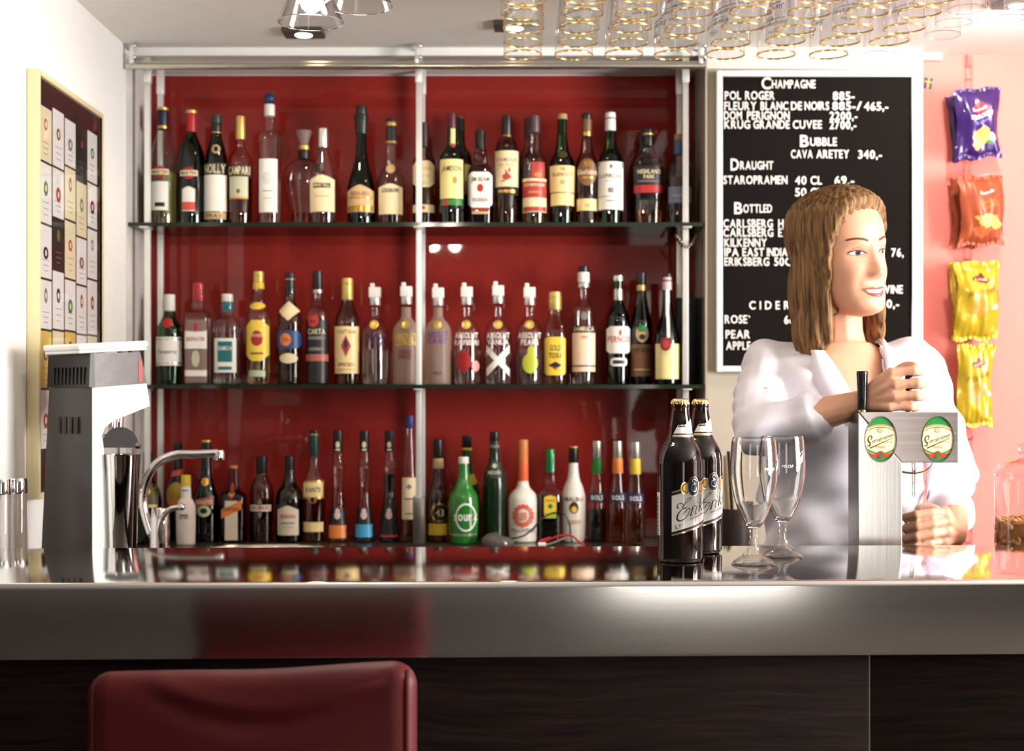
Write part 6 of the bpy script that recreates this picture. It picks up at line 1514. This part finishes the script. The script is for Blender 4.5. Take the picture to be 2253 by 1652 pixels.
def folds(me):
    nr = np.zeros(len(me.vertices)*3); me.vertices.foreach_get('normal', nr); nr = nr.reshape(-1, 3)
    inv = yaw.inverted()
    co = np.zeros(len(me.vertices)*3); me.vertices.foreach_get('co', co); co = co.reshape(-1, 3)
    q = .0045*np.sin(co[:, 0]*38 + co[:, 2]*27 + 1.5*np.sin(co[:, 2]*17)) + .0030*np.sin(co[:, 2]*61 - co[:, 0]*45 + 2*np.sin(co[:, 0]*21)) + .0022*np.sin(co[:, 2]*110 + co[:, 1]*70)
    co = co + nr*q[:, None]; me.vertices.foreach_set('co', co.ravel())
    bm = bmesh.new(); bm.from_mesh(me); dl = []
    for f in bm.faces:
        p = inv @ f.calc_center_median()
        if p.y < .02 and p.z > 1.30 and abs(p.x) < .008 + (p.z - 1.30)*.34: dl.append(f)
        elif p.z > 1.495: dl.append(f)
    bmesh.ops.delete(bm, geom=dl, context='FACES'); bm.to_mesh(me); bm.free()
shirt = fuse(sh, 'shirt', person, .0055, M_SHIRT, 3, folds)
# collar flaps and button band
m = MB()
def chest_y(x, z):
    rx, ry, oy = [float(pchip([t_[0] for t_ in TR], [t_[i] for t_ in TR], [min(z, 1.47)])[0]) for i in (1, 2, 3)]
    return oy - (ry + .019)*math.sqrt(max(.05, 1 - (min(abs(x), rx)/(rx + .02))**2)) 
for s in (-1, 1):
    rows = []
    for i in range(15):
        t_ = i/14; zc = 1.335 + .150*t_; xc = s*(.012 + (zc - 1.30)*.33)
        wd = .014 + .034*math.sin(PI*min(1, t_*1.05))**.8
        lift = .006 + .004*t_
        yi = chest_y(xc, zc)*(1 - .42*max(0, t_ - .55)) - lift
        rows.append([yaw @ Vector((xc, yi - .001, zc)), yaw @ Vector((xc + s*wd*.5, chest_y(xc + s*wd*.5, zc - .012)*(1 - .30*max(0, t_ - .55)) - lift - .004, zc - .012)), yaw @ Vector((xc + s*wd, chest_y(xc + s*wd, zc - .026)*(1 - .15*max(0, t_ - .55)) - lift, zc - .026))])
    m.grid(rows, M_SHIRT)
o = m.build('collar', shirt, sharp=80); sd = o.modifiers.new('thick', 'SOLIDIFY'); sd.thickness = .002
m = MB()
for zc in (1.285, 1.22, 1.155, 1.09): m.ball(yaw @ Vector((0, chest_y(0, zc) - .011, zc)), (.0052, .003, .0052), c_('shell_button', 220, 214, 206, rough=.3), 12, 8)
m.build('button', shirt)
# trousers and shoes
tr = MB(); torso(tr, .010, M_TROU, .78, 1.02, lambda z: .003)
for s in (-1, 1): limb(tr, [yaw @ Vector((s*.088, 0, .86)), yaw @ Vector((s*.092, -.012, .47)), yaw @ Vector((s*.094, .012, .10))], [.096, .070, .060], M_TROU)
fuse(tr, 'trousers', person, .008, M_TROU, 2)
for s in (-1, 1):
    m = MB(); rows = []
    for z, g in ((0, .0), (.012, .004), (.03, .003), (.05, -.004), (.075, -.012)):
        rows.append([yaw @ Vector((s*.096 + (.044 + g)*math.cos(a), -.045 + (.125 + g - max(0, z - .03)*.9)*math.sin(a) + max(0, z - .03)*.9, z)) for a in np.linspace(0, 2*PI, 28, endpoint=False)])
    m.grid(rows, M_SHOE, closed_v=True); n0 = len(m.v); m.f += [tuple(reversed(range(28))), tuple(range(n0 - 28, n0))]; m.m += [0, 0]
    m.build('shoe', person)
# beer glass being filled, held tilted under the spout
gl = bpy.data.objects['hanging_beer_glass']
g0 = thing('held_beer_glass', 'gold-rimmed beer glass held tilted under the tap arm by the bartender', 'glass', (0, 0, 0))
for c in gl.children:
    if c.name.startswith('printing'): continue
    q = c.copy(); COL.objects.link(q); q.parent = g0
top_ = W(2002, 1010, 2.800)
bot_ = top_ + Vector((.012, .080, -.115))
axis = (top_ - bot_).normalized()
# the mesh hangs rim-down, so its -z runs towards the rim
zax = -axis; xax = Vector((0, 1, 0)).cross(zax).normalized(); yax = zax.cross(xax)
R3 = Matrix((xax, yax, zax)).transposed()
g0.matrix_world = Matrix.Translation(top_) @ R3.to_4x4()
